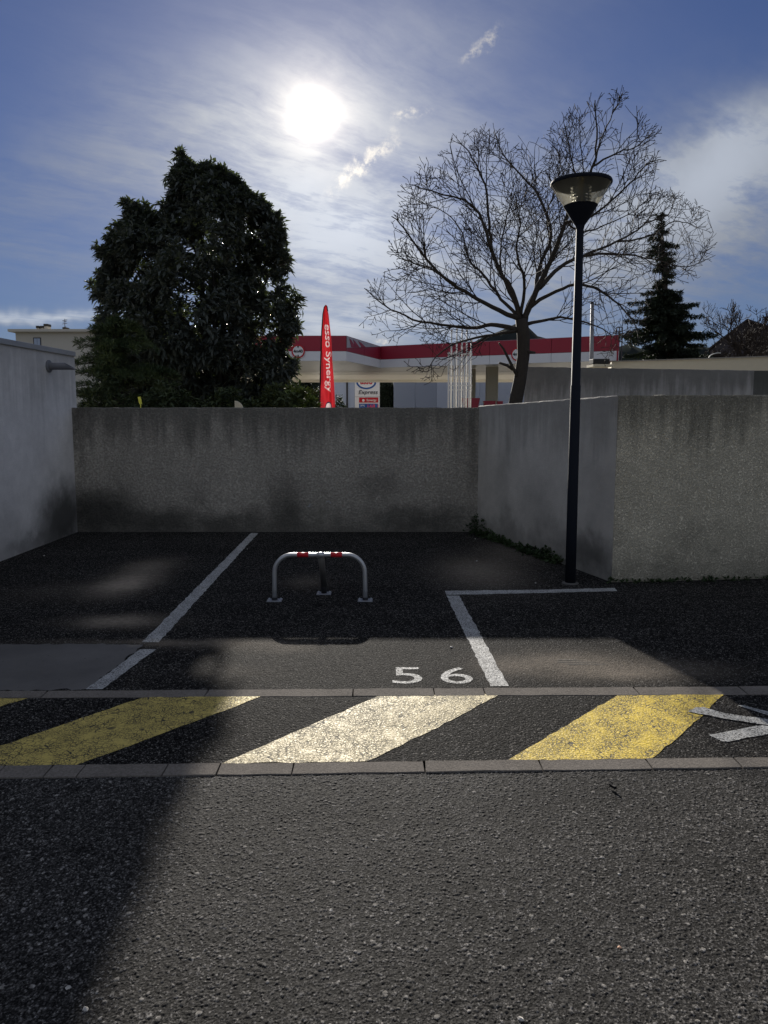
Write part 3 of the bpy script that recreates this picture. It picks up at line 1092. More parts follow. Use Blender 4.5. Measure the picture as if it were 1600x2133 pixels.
# ------------------------------------------------------------------ parking barrier
M_STEEL = simple("galvanised_steel", (0.46, 0.47, 0.48), 0.36, 0.6, var=0.15, scale=25)
M_REDTAPE = simple("red_reflective_tape", (0.55, 0.02, 0.03), 0.4, var=0.1, scale=30)
M_PLATE = simple("grey_plate", (0.30, 0.31, 0.33), 0.45, 0.5)
fl, fr_, fm = gp(572, 1252), gp(761, 1251), gp(675, 1237)
zb = at(667, 1156, fl.y).z
bar = empty("parking_barrier", ((fl.x + fr_.x) / 2, fl.y, 0), "low hooped steel parking barrier with two red bands and three feet", "parking barrier")
r_ = 0.0188
mx_, rad = (fl.x + fr_.x) / 2, 0.15
xl, xr = fl.x + 0.0, fr_.x
yb = (fl.y + fr_.y) / 2


def bpath():
    pts = [Vector((xl, yb, 0.012)), Vector((xl, yb, 0.1)), Vector((xl + 0.003, yb, zb - rad))]
    for i in range(1, 9):
        th = math.pi / 2 * i / 8
        pts.append(Vector((xl + 0.003 + rad - rad * math.cos(th), yb, zb - rad + rad * math.sin(th))))
    for i in range(0, 9):
        th = math.pi / 2 * (1 - i / 8)
        pts.append(Vector((xr - 0.003 - rad + rad * math.cos(th), yb, zb - rad + rad * math.sin(th))))
    pts += [Vector((xr, yb, 0.1)), Vector((xr, yb, 0.012))]
    return pts


mb = MB()
mb.tube(bpath(), r_, 16)
adopt(bar, mb.build("hoop", M_STEEL, smooth=True))
for cxp in (631, 701):
    cx = at(cxp, 1156, yb).x
    mb = MB()
    mb.tube([(cx - 0.047, yb, zb), (cx + 0.047, yb, zb)], r_ + 0.0014, 16)
    adopt(bar, mb.build("red_band", M_REDTAPE, smooth=True))
cx = at(668, 1156, yb).x
mb = MB()
mb.tube([(cx - 0.03, yb, zb), (cx + 0.03, yb, zb)], r_ + 0.004, 16)
adopt(bar, mb.build("sleeve", M_STEEL, smooth=True))
mb = MB()
mb.tube([(cx + 0.004, yb + 0.012, zb - 0.005), (fm.x, fm.y, 0.07)], 0.026, 14)
M_PROP = simple("weathered_steel", (0.13, 0.125, 0.115), 0.55, 0.4, var=0.3, scale=20)
adopt(bar, mb.build("prop_leg", M_PROP, smooth=True))
mb = MB()
mb.tube([(fm.x, fm.y - 0.004, 0.10), (fm.x, fm.y, 0.006)], 0.024, 14)
adopt(bar, mb.build("prop_socket", simple("black_socket", (0.02, 0.02, 0.022), 0.6), smooth=True))
for p in (Vector((xl, yb, 0)), Vector((xr, yb, 0)), fm):
    mb = MB()
    mb.box((p.x - 0.062, p.y - 0.045, 0.001), (p.x + 0.062, p.y + 0.045, 0.009))
    pl_ = adopt(bar, mb.build("base_plate", M_PLATE, bevel=0.002))
    for sx_ in (-0.048, 0.048):
        for sy_ in (-0.030, 0.030):
            mb = MB()
            mb.lathe([(0.009, 0.0085), (0.009, 0.014), (0.005, 0.017)], (p.x + sx_, p.y + sy_, 0), 6)
            b_o = mb.build("bolt", M_STEEL)
            b_o.parent = pl_
            b_o.matrix_parent_inverse = pl_.matrix_parent_inverse.copy()
            b_o.matrix_parent_inverse = Matrix.Identity(4)
    if p is not fm:
        mb = MB()
        mb.tube([(p.x, p.y, 0.008), (p.x, p.y, 0.030)], r_ + 0.005, 16)
        adopt(bar, mb.build("foot_collar", simple("dark_collar", (0.03, 0.03, 0.035), 0.6)))


# ------------------------------------------------------------------ foliage tools
def leaf_mat(name, col, col2, trans=0.18, rough=0.42):
    m, t, b = new_mat(name)
    f = t.noise(t.pos(), 1.7, 3, 0.6)
    f2 = t.noise(t.pos(), 9.0, 2, 0.5)
    c = t.mix(t.ss(t.m('ADD', t.m('MULTIPLY', f, 0.6), t.m('MULTIPLY', f2, 0.4)), 0.35, 0.65), col, col2)
    t.put(b.inputs['Base Color'], c)
    b.inputs['Roughness'].default_value = rough
    b.inputs['Specular IOR Level'].default_value = 0.28
    tl = t.node('ShaderNodeBsdfTranslucent')
    t.put(tl.inputs[0], t.mix(1.0, c, (1.1, 1.3, 0.4), 'MULTIPLY'))
    mx = t.node('ShaderNodeMixShader')
    mx.inputs[0].default_value = trans
    t.t.links.new(b.outputs[0], mx.inputs[1])
    t.t.links.new(tl.outputs[0], mx.inputs[2])
    t.t.links.new(mx.outputs[0], t.t.nodes['Material Output'].inputs[0])
    return m


M_LOQ = leaf_mat("glossy_broad_leaf", (0.050, 0.058, 0.054), (0.090, 0.102, 0.090), 0.14)
M_CED = leaf_mat("cedar_needles", (0.045, 0.068, 0.034), (0.085, 0.110, 0.045), 0.10, 0.6)
M_CON = leaf_mat("dark_needles", (0.018, 0.026, 0.018), (0.032, 0.042, 0.024), 0.06, 0.6)
M_BUSH = leaf_mat("hedge_leaf", (0.030, 0.045, 0.020), (0.060, 0.075, 0.030), 0.08, 0.7)
M_WEED = leaf_mat("weed_leaf", (0.025, 0.045, 0.018), (0.05, 0.075, 0.03), 0.2, 0.6)
M_BARK = simple("dark_bark", (0.045, 0.038, 0.032), 0.9, var=0.4, scale=14, bump=0.6, bscale=40)
M_TWIG = simple("twig_bark", (0.040, 0.032, 0.028), 0.85, var=0.3, scale=3)


def leaves(pos, direc, length, width, fold=0.25, droop=0.18):
    """lanceolate leaves: arrays of base points, directions, lengths, widths -> verts, faces (tris)"""
    n = len(pos)
    d_ = direc / np.linalg.norm(direc, axis=1, keepdims=True)
    up = np.tile(np.array([0, 0, 1.0]), (n, 1)) + RNG.normal(0, 0.35, (n, 3))
    s = np.cross(d_, up)
    s /= np.linalg.norm(s, axis=1, keepdims=True) + 1e-9
    u = np.cross(s, d_)
    L = length[:, None]
    Wd = width[:, None]
    mid = pos + d_ * L * 0.5 - np.array([0, 0, 1.0]) * L * droop * 0.3
    tip = pos + d_ * L - np.array([0, 0, 1.0]) * L * droop
    l_ = mid + s * Wd * 0.5 + u * Wd * fold
    r2 = mid - s * Wd * 0.5 + u * Wd * fold
    V = np.stack([pos, l_, mid, r2, tip], 1).reshape(-1, 3)
    b0 = (np.arange(n) * 5)[:, None]
    F = np.concatenate([b0 + np.array([[0, 2, 1]]), b0 + np.array([[0, 3, 2]]), b0 + np.array([[1, 2, 4]]), b0 + np.array([[2, 3, 4]])], 0)
    return V, F


def rosette_dirs(axis, per, spread):
    n = len(axis)
    a = axis / np.linalg.norm(axis, axis=1, keepdims=True)
    ref = np.where(np.abs(a[:, 2:3]) < 0.9, np.array([[0, 0, 1.0]]), np.array([[1.0, 0, 0]]))
    s = np.cross(a, ref)
    s /= np.linalg.norm(s, axis=1, keepdims=True)
    u = np.cross(a, s)
    ph = RNG.uniform(0, 2 * np.pi, (n, 1)) + np.arange(per)[None, :] * 2.4
    sp_ = RNG.uniform(spread[0], spread[1], (n, per))
    d_ = a[:, None, :] * np.cos(sp_)[..., None] + (s[:, None, :] * np.cos(ph)[..., None] + u[:, None, :] * np.sin(ph)[..., None]) * np.sin(sp_)[..., None]
    return d_


def inside(poly, x, z):
    r_in = np.zeros(len(x), bool)
    n = len(poly)
    for i in range(n):
        x0, z0 = poly[i]
        x1, z1 = poly[(i + 1) % n]
        c_ = ((z0 > z) != (z1 > z)) & (x < (x1 - x0) * (z - z0) / (z1 - z0 + 1e-12) + x0)
        r_in ^= c_
    return r_in


def edge_dist(poly, x, z):
    r_d = np.full(len(x), 1e9)
    gxv = np.zeros(len(x))
    gzv = np.zeros(len(x))
    n = len(poly)
    for i in range(n):
        a = np.array(poly[i])
        b_ = np.array(poly[(i + 1) % n])
        ab = b_ - a
        tt = np.clip(((x - a[0]) * ab[0] + (z - a[1]) * ab[1]) / (ab @ ab + 1e-12), 0, 1)
        qx, qz = a[0] + ab[0] * tt, a[1] + ab[1] * tt
        dd = np.hypot(x - qx, z - qz)
        cl = dd < r_d
        r_d = np.where(cl, dd, r_d)
        gxv = np.where(cl, qx - x, gxv)
        gzv = np.where(cl, qz - z, gzv)
    return r_d, gxv, gzv


def vnoise(p, cell, seed):
    """cheap smooth value noise on points"""
    rg = np.random.default_rng(seed)
    tb = rg.random((32, 32, 32))
    q = p / cell
    i = np.floor(q).astype(int)
    f = q - i
    f = f * f * (3 - 2 * f)
    r_n = 0
    for a in (0, 1):
        for b_ in (0, 1):
            for c_ in (0, 1):
                wgt = (f[:, 0] if a else 1 - f[:, 0]) * (f[:, 1] if b_ else 1 - f[:, 1]) * (f[:, 2] if c_ else 1 - f[:, 2])
                r_n = r_n + wgt * tb[(i[:, 0] + a) % 32, (i[:, 1] + b_) % 32, (i[:, 2] + c_) % 32]
    return r_n


# ------------------------------------------------------------------ broad-leaved evergreen
def big_tree():
    Y = 17.0
    zs, zo = 3.077, (130, 300)
    zpts = [(790, 55), (835, 120), (900, 140), (950, 105), (1010, 150), (1060, 150), (1130, 220), (1190, 255), (1260, 310), (1330, 390), (1345, 450), (1420, 455),
            (1405, 520), (1450, 600), (1450, 640), (1430, 700), (1475, 740), (1475, 840), (1420, 870), (1530, 950), (1550, 1070), (1500, 1110), (1530, 1190),
            (1480, 1260), (1430, 1330), (1520, 1370), (1500, 1470), (1440, 1560), (1440, 1720), (300, 1720), (240, 1500), (230, 1250), (240, 1060), (180, 960), (110, 880),
            (160, 860), (240, 900), (220, 830), (290, 800), (240, 740), (200, 660), (270, 650), (200, 570), (300, 560), (300, 480), (380, 490), (400, 420), (370, 390), (410, 340),
            (480, 390), (540, 370), (600, 440), (640, 370), (690, 380), (690, 300), (650, 210), (700, 190), (690, 110), (740, 120), (735, 55)]
    poly = [(lambda q: (q.x, q.z))(at(a / zs + zo[0], b_ / zs + zo[1], Y)) for a, b_ in zpts]
    root = empty("evergreen_tree", at(455, 850, Y) * 1.0, "big dark broad-leaved evergreen tree rising behind the back wall", "tree")
    root.location.z = 0
    xs = np.array([p[0] for p in poly])
    zz = np.array([p[1] for p in poly])
    N = 30000
    x = RNG.uniform(xs.min(), xs.max(), N)
    z = RNG.uniform(zz.min(), zz.max(), N)
    ok = inside(poly, x, z)
    x, z = x[ok], z[ok]
    dd, gx_, gz_ = edge_dist(poly, x, z)
    ok = dd > 0.06
    x, z, dd, gx_, gz_ = x[ok], z[ok], dd[ok], gx_[ok], gz_[ok]
    th = np.minimum(0.15 + 1.2 * dd, 2.2)
    side = RNG.uniform(-1, 1, len(x))
    side = np.sign(side) * np.abs(side) ** 0.55
    y = Y + side * th
    P = np.stack([x, y, z], 1)
    # lumps and gaps of the crown
    keep = (vnoise(P, 0.56, 4) * 0.6 + vnoise(P, 0.24, 5) * 0.4) > 0.485
    # openings where the sky shows through
    Q = P.copy()
    Q[:, 1] *= 0.25
    keep &= (vnoise(Q, 0.34, 9) > 0.25) | (RNG.random(len(P)) < 0.15)
    P, dd, gx_, gz_, side = P[keep], dd[keep], gx_[keep], gz_[keep], side[keep]
    ax = np.stack([gx_ / (dd + 0.2), side * 0.9, gz_ / (dd + 0.2)], 1) * 0.8 + np.array([0, 0, 0.75]) + RNG.normal(0, 0.35, P.shape)
    per = 9
    dirs = rosette_dirs(ax, per, (0.45, 1.7)).reshape(-1, 3)
    base = np.repeat(P, per, 0) + RNG.normal(0, 0.025, (len(P) * per, 3))
    L = RNG.uniform(0.10, 0.235, len(base))
    Wd = L * RNG.uniform(0.28, 0.38, len(base))
    V, F = leaves(base, dirs, L, Wd, droop=0.20)
    # 280 leaves of the near side are objects of their own; the rest is one mass
    cand = np.where((base[:, 1] < Y - 0.3))[0]
    pick = set(RNG.choice(cand, 280, replace=False).tolist())
    nL = len(base)
    mask = np.array([i not in pick for i in range(nL)])
    Fm = F.reshape(4, nL, 3)[:, mask].reshape(-1, 3)
    used = np.repeat(mask, 5)
    remap = np.cumsum(used) - 1
    o = np_mesh("foliage", V[used], remap[Fm], M_LOQ)
    o['kind'] = 'stuff'
    adopt(root, o)
    lv, lf = leaves(np.zeros((1, 3)), np.array([[0.0, 0.0, 1.0]]), np.array([1.0]), np.array([0.28]), droop=0.0)
    lv = np.array([[0, 0, 0], [0.14, -0.05, 0.48], [0, 0, 0.5], [-0.14, -0.05, 0.48], [0, 0.1, 1.0]])
    lo = np_mesh("leaf", lv, np.array([[0, 2, 1], [0, 3, 2], [1, 2, 4], [2, 3, 4]]), M_LOQ)
    lme = lo.data
    bpy.data.objects.remove(lo)
    for i in sorted(pick):
        q = bpy.data.objects.new("leaf", lme)
        COL.objects.link(q)
        q.matrix_basis = Matrix.LocRotScale(Vector(base[i]), Vector(dirs[i]).to_track_quat('Z', 'Y'), Vector((L[i],) * 3))
        adopt(root, q)
    # trunk and limbs
    mb = MB()
    b0 = Vector((root.location.x, Y, -0.06))
    fork = b0 + Vector((0.1, 0, 1.7))
    mb.tube([b0, b0 + Vector((0.05, 0, 0.8)), fork], [0.20, 0.16, 0.14], 10)
    adopt(root, mb.build("trunk", M_BARK, smooth=True))
    rnd = random.Random(3)
    for (px, py) in ((375, 400), (470, 420), (560, 560), (540, 700), (280, 500), (230, 600), (330, 640), (440, 560)):
        e = at(px, py, Y + rnd.uniform(-1.2, 1.2))
        s0 = b0.lerp(fork, rnd.uniform(0.8, 1.0))
        pts = []
        for i in range(8):
            t_ = i / 7
            p = s0.lerp(e, t_) + Vector((rnd.uniform(-.1, .1), rnd.uniform(-.1, .1), 0.25 * math.sin(t_ * math.pi)))
            pts.append(p)
        pts[0] = s0
        mb = MB()
        mb.tube(pts, [0.085 * (1 - 0.82 * i / 7) for i in range(8)], 6)
        adopt(root, mb.build("limb", M_BARK, smooth=True))


big_tree()


# ------------------------------------------------------------------ needle trees and bushes
def spray_volume(name, root, P, ax, per, spread, Lr, wr, mat, droop=0.2):
    dirs = rosette_dirs(ax, per, spread).reshape(-1, 3)
    base = np.repeat(P, per, 0) + RNG.normal(0, Lr[0] * 0.15, (len(P) * per, 3))
    L = RNG.uniform(Lr[0], Lr[1], len(base))
    V, F = leaves(base, dirs, L, L * wr, droop=droop)
    o = np_mesh(name, V, F, mat)
    o['kind'] = 'stuff'
    adopt(root, o)
    return o


def cedar():
    """flat-layered young cedar under the big tree, its left side showing"""
    Y = 13.2
    base = at(250, 850, Y)
    root = empty("cedar_tree", (base.x, Y, 0), "smaller layered cedar with feathery branches beside the garage corner", "tree")
    rnd = random.Random(5)
    top = at(245, 655, Y).z
    mb = MB()
    mb.tube([(base.x, Y, -0.06), (base.x, Y, 1.5), (base.x - 0.05, Y, top)], [0.12, 0.09, 0.02], 8)
    adopt(root, mb.build("trunk", M_BARK, smooth=True))
    P, A_ = [], []
    br = MB()
    for i in range(110):
        hz = rnd.random() ** 0.8
        z0 = 0.7 + (top - 0.8) * hz
        L = (1.45 * (1 - hz) ** 0.7 + 0.22) * rnd.uniform(0.7, 1.05)
        th = rnd.uniform(0, 2 * math.pi)
        dr = Vector((math.cos(th), math.sin(th), 0))
        n = int(L / 0.045) + 2
        pts = []
        for k_ in range(n):
            s_ = k_ / (n - 1)
            p = Vector((base.x, Y, z0)) + dr * L * s_ + Vector((0, 0, 0.16 * L * math.sin(s_ * 2.2) - 0.10 * s_ * s_ * L))
            pts.append(p)
            wv = 0.22 * L * (1 - s_) + 0.05
            for _ in range(5):
                P.append(p + Vector((-dr.y, dr.x, 0)) * rnd.uniform(-wv, wv) + Vector((0, 0, rnd.uniform(-.03, .03))))
                A_.append(dr + Vector((-dr.y, dr.x, 0)) * rnd.uniform(-.6, .6) + Vector((0, 0, 0.35)))
        br.tube([pts[0], pts[n // 2], pts[-1]], [0.018, 0.01, 0.003], 4)
    o = br.build("branches", M_BARK)
    o['kind'] = 'stuff'
    adopt(root, o)
    spray_volume("needles", root, np.array(P), np.array(A_), 4, (0.2, 1.1), (0.06, 0.13), 0.16, M_CED, 0.1)


cedar()


def spruce():
    Y = 36.0
    b0 = at(1390, 850, Y)
    top = at(1377, 446, Y)
    root = empty("conifer_tree", (b0.x, Y, 0), "tall ragged dark conifer standing above the flat beige roof", "tree")
    mb = MB()
    mb.tube([(b0.x, Y, -0.06), at(1388, 740, Y), at(1384, 560, Y), top], [0.3, 0.24, 0.12, 0.02], 8)
    adopt(root, mb.build("trunk", M_BARK, smooth=True))
    rnd = random.Random(12)
    P, A_ = [], []
    br = MB()
    # half width in pixels by row of the photograph
    prof = [(446, 4), (480, 14), (500, 22), (520, 30), (540, 26), (570, 28), (590, 18), (610, 40), (640, 62), (665, 68), (690, 82), (720, 80), (748, 85), (800, 80)]

    def hw(py):
        for (a, w0), (b_, w1) in zip(prof, prof[1:]):
            if a <= py <= b_:
                return w0 + (w1 - w0) * (py - a) / (b_ - a)
        return 80

    py = 452.0
    while py < 800:
        w_ = hw(py) * Y / FPX
        for _ in range(3 if py < 600 else 6):
            th = rnd.uniform(0, 2 * math.pi)
            L = w_ * rnd.uniform(0.35, 1.2)
            if rnd.random() < 0.2:
                L *= 1.25
            c_ = at(1390 - 13 * (748 - py) / 300, py, Y)
            dr = Vector((math.cos(th), math.sin(th), 0))
            n = max(3, int(L / 0.055))
            pts = []
            dp = rnd.uniform(0.15, 0.5)
            for k_ in range(n):
                s_ = k_ / (n - 1)
                p = c_ + dr * L * s_ + Vector((0, 0, -dp * L * s_ + 0.45 * dp * L * s_ ** 3 + 0.1))
                pts.append(p)
                sp_ = 0.05 + 0.09 * (1 - s_) * min(1.0, L)
                for _ in range(6):
                    P.append(p + Vector((rnd.uniform(-sp_, sp_), rnd.uniform(-sp_, sp_), rnd.uniform(-.10, .05))))
                    A_.append(dr * 0.8 + Vector((rnd.uniform(-.5, .5), rnd.uniform(-.5, .5), rnd.uniform(-0.5, 0.3))))
            br.tube([pts[0], pts[n // 2], pts[-1]], [0.03, 0.02, 0.006], 4)
        py += rnd.uniform(4, 9) if py > 600 else rnd.uniform(4, 13)
    o = br.build("branches", M_BARK)
    o['kind'] = 'stuff'
    adopt(root, o)
    spray_volume("needles", root, np.array(P), np.array(A_), 3, (0.2, 1.2), (0.09, 0.19), 0.36, M_CON, 0.2)


spruce()


def bush(px, py_top, hwpx, Y, label, seed, mat=M_BUSH, lr=(0.08, 0.16), n=700, name="bush", group=None, z_extra=0.0, cat="bush"):
    rnd = np.random.default_rng(seed)
    c_ = at(px, py_top, Y)
    rx = hwpx * Y / FPX
    zt_ = c_.z
    root = empty(name, (c_.x, Y, 0), label, cat, group)
    u = rnd.normal(size=(n, 3))
    u /= np.linalg.norm(u, axis=1, keepdims=True)
    rr = rnd.uniform(0.55, 1.0, (n, 1)) ** 0.6
    hz = zt_ / 2
    P = u * rr * np.array([rx, min(rx, 1.2), hz]) * (0.8 + 0.4 * vnoise(u * 2 + seed, 0.5, seed)[:, None]) + np.array([c_.x, Y, hz])
    P[:, 2] = np.minimum(P[:, 2], zt_)
    spray_volume("foliage", root, P, u + np.array([0, 0, 0.6]), 7, (0.3, 1.5), lr, 0.3, mat, 0.25)
    mb = MB()
    for k_ in range(5):
        mb.tube([(c_.x + (k_ - 2) * 0.06, Y, -0.06), (c_.x + (k_ - 2) * rx * 0.2, Y, hz), (c_.x + (k_ - 2) * rx * 0.35, Y + 0.1, zt_ * 0.85)], [0.03, 0.02, 0.006], 5)
    adopt(root, mb.build("stems", M_BARK))
    return root


BG = "shrubs growing behind the back wall"
bush(628, 802, 36, 14.5, "pale-edged rosette shrub under the right edge of the evergreen", 21, lr=(0.12, 0.24), n=260, group=BG)
bush(600, 790, 26, 18.0, "dark shrub between the evergreen and the red flag", 22, n=500, group=BG)
bush(648, 812, 30, 24.0, "dark hedge clump immediately left of the red flag", 23, n=600, lr=(0.10, 0.2), group=BG)
bush(706, 820, 14, 30.0, "small rounded dark bush right of the red flag", 24, n=380, group=BG)
bush(215, 775, 55, 11.3, "shrub with light green tips next to the garage corner", 25, n=800, lr=(0.06, 0.12), group=BG)
bush(345, 800, 75, 12.0, "low wide shrub beneath the left half of the evergreen", 26, n=900, group=BG)
bush(470, 815, 80, 12.2, "low wide shrub beneath the middle of the evergreen", 27, n=900, group=BG)
bush(572, 808, 48, 12.8, "low shrub beneath the right half of the evergreen", 28, n=700, lr=(0.1, 0.2), group=BG)


# ------------------------------------------------------------------ bare tree
def bare_tree():
    Y = 22.0
    KS = 22.0 / 13.0
    zs, zo = 2.105, (740, 180)
    root = empty("bare_tree", (at(1076, 850, Y).x, Y, 0), "leafless spreading tree with forked limbs behind the lamp post", "tree")
    rnd = random.Random(21)

    def P(a, b_, dy):
        return at(a / zs + zo[0], b_ / zs + zo[1], Y + dy * 1.5)

    # trunk
    tr_ = [Vector((P(700, 1400, 0).x - 0.3, Y, -0.06)), P(700, 1400, 0), P(722, 1290, 0), P(738, 1180, 0), P(738, 1090, 0), P(728, 1020, 0)]
    mb = MB()
    mb.tube(tr_, [q * KS for q in (0.155, 0.122, 0.112, 0.108, 0.115, 0.105)], 14)
    adopt(root, mb.build("trunk", M_BARK, smooth=True))
    limbs = [  # points in the zoomed picture, depth at the far end, thickness at the start
        ([(726, 1030), (690, 900), (640, 820), (600, 720), (588, 600), (570, 430), (510, 310), (455, 240)], -0.6, 0.085),
        ([(600, 720), (545, 560), (480, 500), (380, 470), (290, 445), (222, 425)], -1.6, 0.045),
        ([(715, 1070), (620, 1045), (520, 1058), (410, 1050), (250, 1020), (130, 960), (40, 885)], 0.8, 0.080),
        ([(715, 1020), (600, 965), (480, 900), (380, 830), (300, 740), (215, 620), (160, 570)], -2.2, 0.080),
        ([(440, 872), (330, 800), (240, 770), (165, 735)], -2.6, 0.035),
        ([(735, 1020), (790, 900), (805, 800), (858, 650), (810, 490), (740, 400), (650, 300), (610, 190)], 1.6, 0.085),
        ([(740, 1030), (800, 880), (870, 740), (920, 600), (985, 450), (1045, 350), (1060, 190), (1052, 60)], -1.2, 0.095),
        ([(1045, 350), (1090, 200), (1140, 100), (1165, 25)], -1.6, 0.025),
        ([(805, 885), (900, 790), (1000, 740), (1150, 680), (1270, 600), (1335, 490)], 1.8, 0.075),
        ([(1000, 740), (1150, 735), (1300, 755), (1450, 790), (1580, 740)], 2.4, 0.045),
        ([(755, 975), (880, 895), (1000, 870), (1110, 920), (1200, 1000), (1250, 1085)], -1.8, 0.065),
        ([(755, 1040), (900, 1015), (1050, 1050), (1150, 1110)], 1.2, 0.055),
        ([(920, 600), (1050, 560), (1190, 440), (1290, 330), (1365, 325)], -2.2, 0.040),
        ([(710, 1070), (570, 1095), (440, 1125), (350, 1190), (320, 1250)], -1.0, 0.050),
        ([(725, 1010), (742, 850), (705, 720), (725, 600), (700, 470)], -2.4, 0.055),
        ([(725, 1010), (690, 930), (635, 790), (650, 640), (680, 520), (720, 420)], 2.2, 0.055),
        ([(728, 1020), (640, 930), (560, 820), (500, 760), (470, 640), (400, 560), (330, 520)], 2.0, 0.055),
        ([(750, 980), (830, 840), (860, 720), (840, 560), (890, 430), (900, 300)], 2.2, 0.055),
        ([(985, 450), (950, 330), (930, 220), (905, 110)], -0.6, 0.028),
        ([(1045, 350), (1150, 290), (1240, 260), (1325, 175)], -2.0, 0.030),
        ([(1150, 680), (1280, 660), (1400, 590), (1470, 600), (1545, 560)], 2.4, 0.032),
        ([(1270, 600), (1370, 560), (1400, 500), (1425, 455)], 2.0, 0.022),
        ([(930, 600), (1000, 640), (1120, 600), (1230, 540), (1300, 470)], 0.4, 0.032),
    ]
    tw = MB()
    env = [(752, 695), (758, 585), (812, 560), (815, 440), (845, 365), (905, 305), (985, 260), (1045, 262), (1080, 285), (1130, 280), (1165, 235), (1238, 195), (1300, 183), (1372, 262), (1388, 330),
           (1360, 385), (1422, 398), (1478, 450), (1492, 535), (1440, 590), (1355, 640), (1340, 700), (1250, 790), (1130, 725), (1090, 710), (930, 790), (880, 800), (825, 730)]
    ex, ez = [], []
    for a, b_ in env:
        q = at(a, b_, 10.0)
        ex.append(q.x / 10)
        ez.append((q.z - EYE) / 10)

    def in_env(p, k_s=1.0):
        x, z = p.x / p.y, (p.z - EYE) / p.y
        x, z = 0.19 + (x - 0.19) / k_s, 0.22 + (z - 0.22) / k_s
        r_i = False
        for i in range(len(ex)):
            j = (i + 1) % len(ex)
            if (ez[i] > z) != (ez[j] > z) and x < (ex[j] - ex[i]) * (z - ez[i]) / (ez[j] - ez[i]) + ex[i]:
                r_i = not r_i
        return r_i

    def grow(p, d_, L, r0, depth):
        """one twig with a slight zigzag that turns upward, then its own twigs"""
        k_s = rnd.uniform(0.95, 1.04)
        for attempt in range(4):
            n = (7, 5, 3, 3)[depth]
            pts = [p.copy()]
            dd_ = d_.normalized()
            for i in range(n):
                dd_ = (dd_ + Vector((rnd.gauss(0, 0.06), rnd.gauss(0, 0.06), rnd.gauss(0.05, 0.06)))).normalized()
                pts.append(pts[-1] + dd_ * L / n)
            if in_env(pts[-1], k_s):
                break
            L *= 0.62
        else:
            return
        rr = [r0 * (1 - 0.62 * i / n) for i in range(n + 1)]
        rr = [max(q, 0.0043 * KS) for q in rr]
        if depth >= 1 and rnd.random() < 0.25:
            pts.append(pts[-1] + dd_ * 0.04)
            rr[-1] = 0.0066 * KS
            rr.append(0.004 * KS)
        tw.tube(pts, rr, 4 if depth < 2 else 3, cap=False)
        if depth >= 3 or L < 0.16:
            return
        sgn = rnd.choice((-1, 1))
        side0 = dd_.cross(Vector((rnd.gauss(0, .35), 1, rnd.gauss(0, .35)))).normalized()
        nodes = {0: range(1, 8), 1: range(1, 6), 2: range(2, 4)}[depth]
        for i in nodes:
            if rnd.random() > (0.9, 0.5, 0.35)[depth]:
                continue
            sgn = -sgn
            loc = (pts[i] - pts[i - 1]).normalized()
            sd = side0 * sgn + Vector((rnd.gauss(0, .25), rnd.gauss(0, .55), rnd.gauss(0.1, .25)))
            a_ = rnd.uniform(0.55, 0.95)
            nd = loc * math.cos(a_) + sd.normalized() * math.sin(a_)
            grow(pts[i], nd, L * rnd.uniform(0.34, 0.70) * (1.1 - 0.4 * i / n), rr[i] * 0.75, depth + 1)

    hub = P(725, 1000, 0)
    for (pp, dep, r0) in limbs:
        n = len(pp)
        pts = []
        first = None
        for i, (a, b_) in enumerate(pp):
            pts.append([a, b_, 0.0])
        # start depth: where the parent limb is
        d0 = 0.0
        if pp[0][0] < 600 or pp[0][0] > 900 or pp[0] == (600, 720):
            d0 = dep * 0.45
        W3 = [P(a, b_, d0 + (dep - d0) * (i / (n - 1)) ** 1.2) for i, (a, b_) in enumerate(pp)]
        # smooth
        dense = []
        for i in range(n - 1):
            p0, p1, p2, p3 = W3[max(i - 1, 0)], W3[i], W3[i + 1], W3[min(i + 2, n - 1)]
            for s_ in (0, 0.25, 0.5, 0.75):
                q = 0.5 * ((2 * p1) + (p2 - p0) * s_ + (2 * p0 - 5 * p1 + 4 * p2 - p3) * s_ ** 2 + (3 * p1 - p0 - 3 * p2 + p3) * s_ ** 3)
                dense.append(q + Vector((rnd.gauss(0, .013), rnd.gauss(0, .013), rnd.gauss(0, .013))))
        dense.append(W3[-1])
        m_ = len(dense)
        r0 *= KS
        rr = [0.62 * r0 * (1 - (i / (m_ - 1)) ** 0.7 * 0.90) + 0.003 for i in range(m_)]
        mb = MB()
        mb.tube(dense, rr, 8)
        adopt(root, mb.build("branch", M_BARK, smooth=True))
        total_len = sum((dense[i + 1] - dense[i]).length for i in range(m_ - 1))
        cnt = int(total_len * 2.3)
        for j in range(cnt):
            s_ = rnd.uniform(0.16, 1.0)
            i = min(int(s_ * (m_ - 1)), m_ - 2)
            q = dense[i].lerp(dense[i + 1], rnd.random())
            tdir = (dense[i + 1] - dense[i]).normalized()
            out_ = (q - hub).normalized()
            sd = tdir.cross(Vector((rnd.gauss(0, .4), 1, rnd.gauss(0, .4)))).normalized() * (1 if j % 2 else -1) + Vector((0, rnd.gauss(0, 0.6), 0.15))
            nd = tdir * rnd.uniform(0.5, 1.0) + sd.normalized() * rnd.uniform(0.5, 0.85) + out_ * 0.35
            grow(q, nd, rnd.uniform(0.9, 2.2) * (1.1 - 0.35 * s_), KS * max(0.0070, min(rr[i] / KS * 0.55, 0.0105)), 0 if s_ < 0.9 else 1)
        grow(dense[-1], (dense[-1] - dense[-3]), 0.6 * KS, rr[-1], 1)
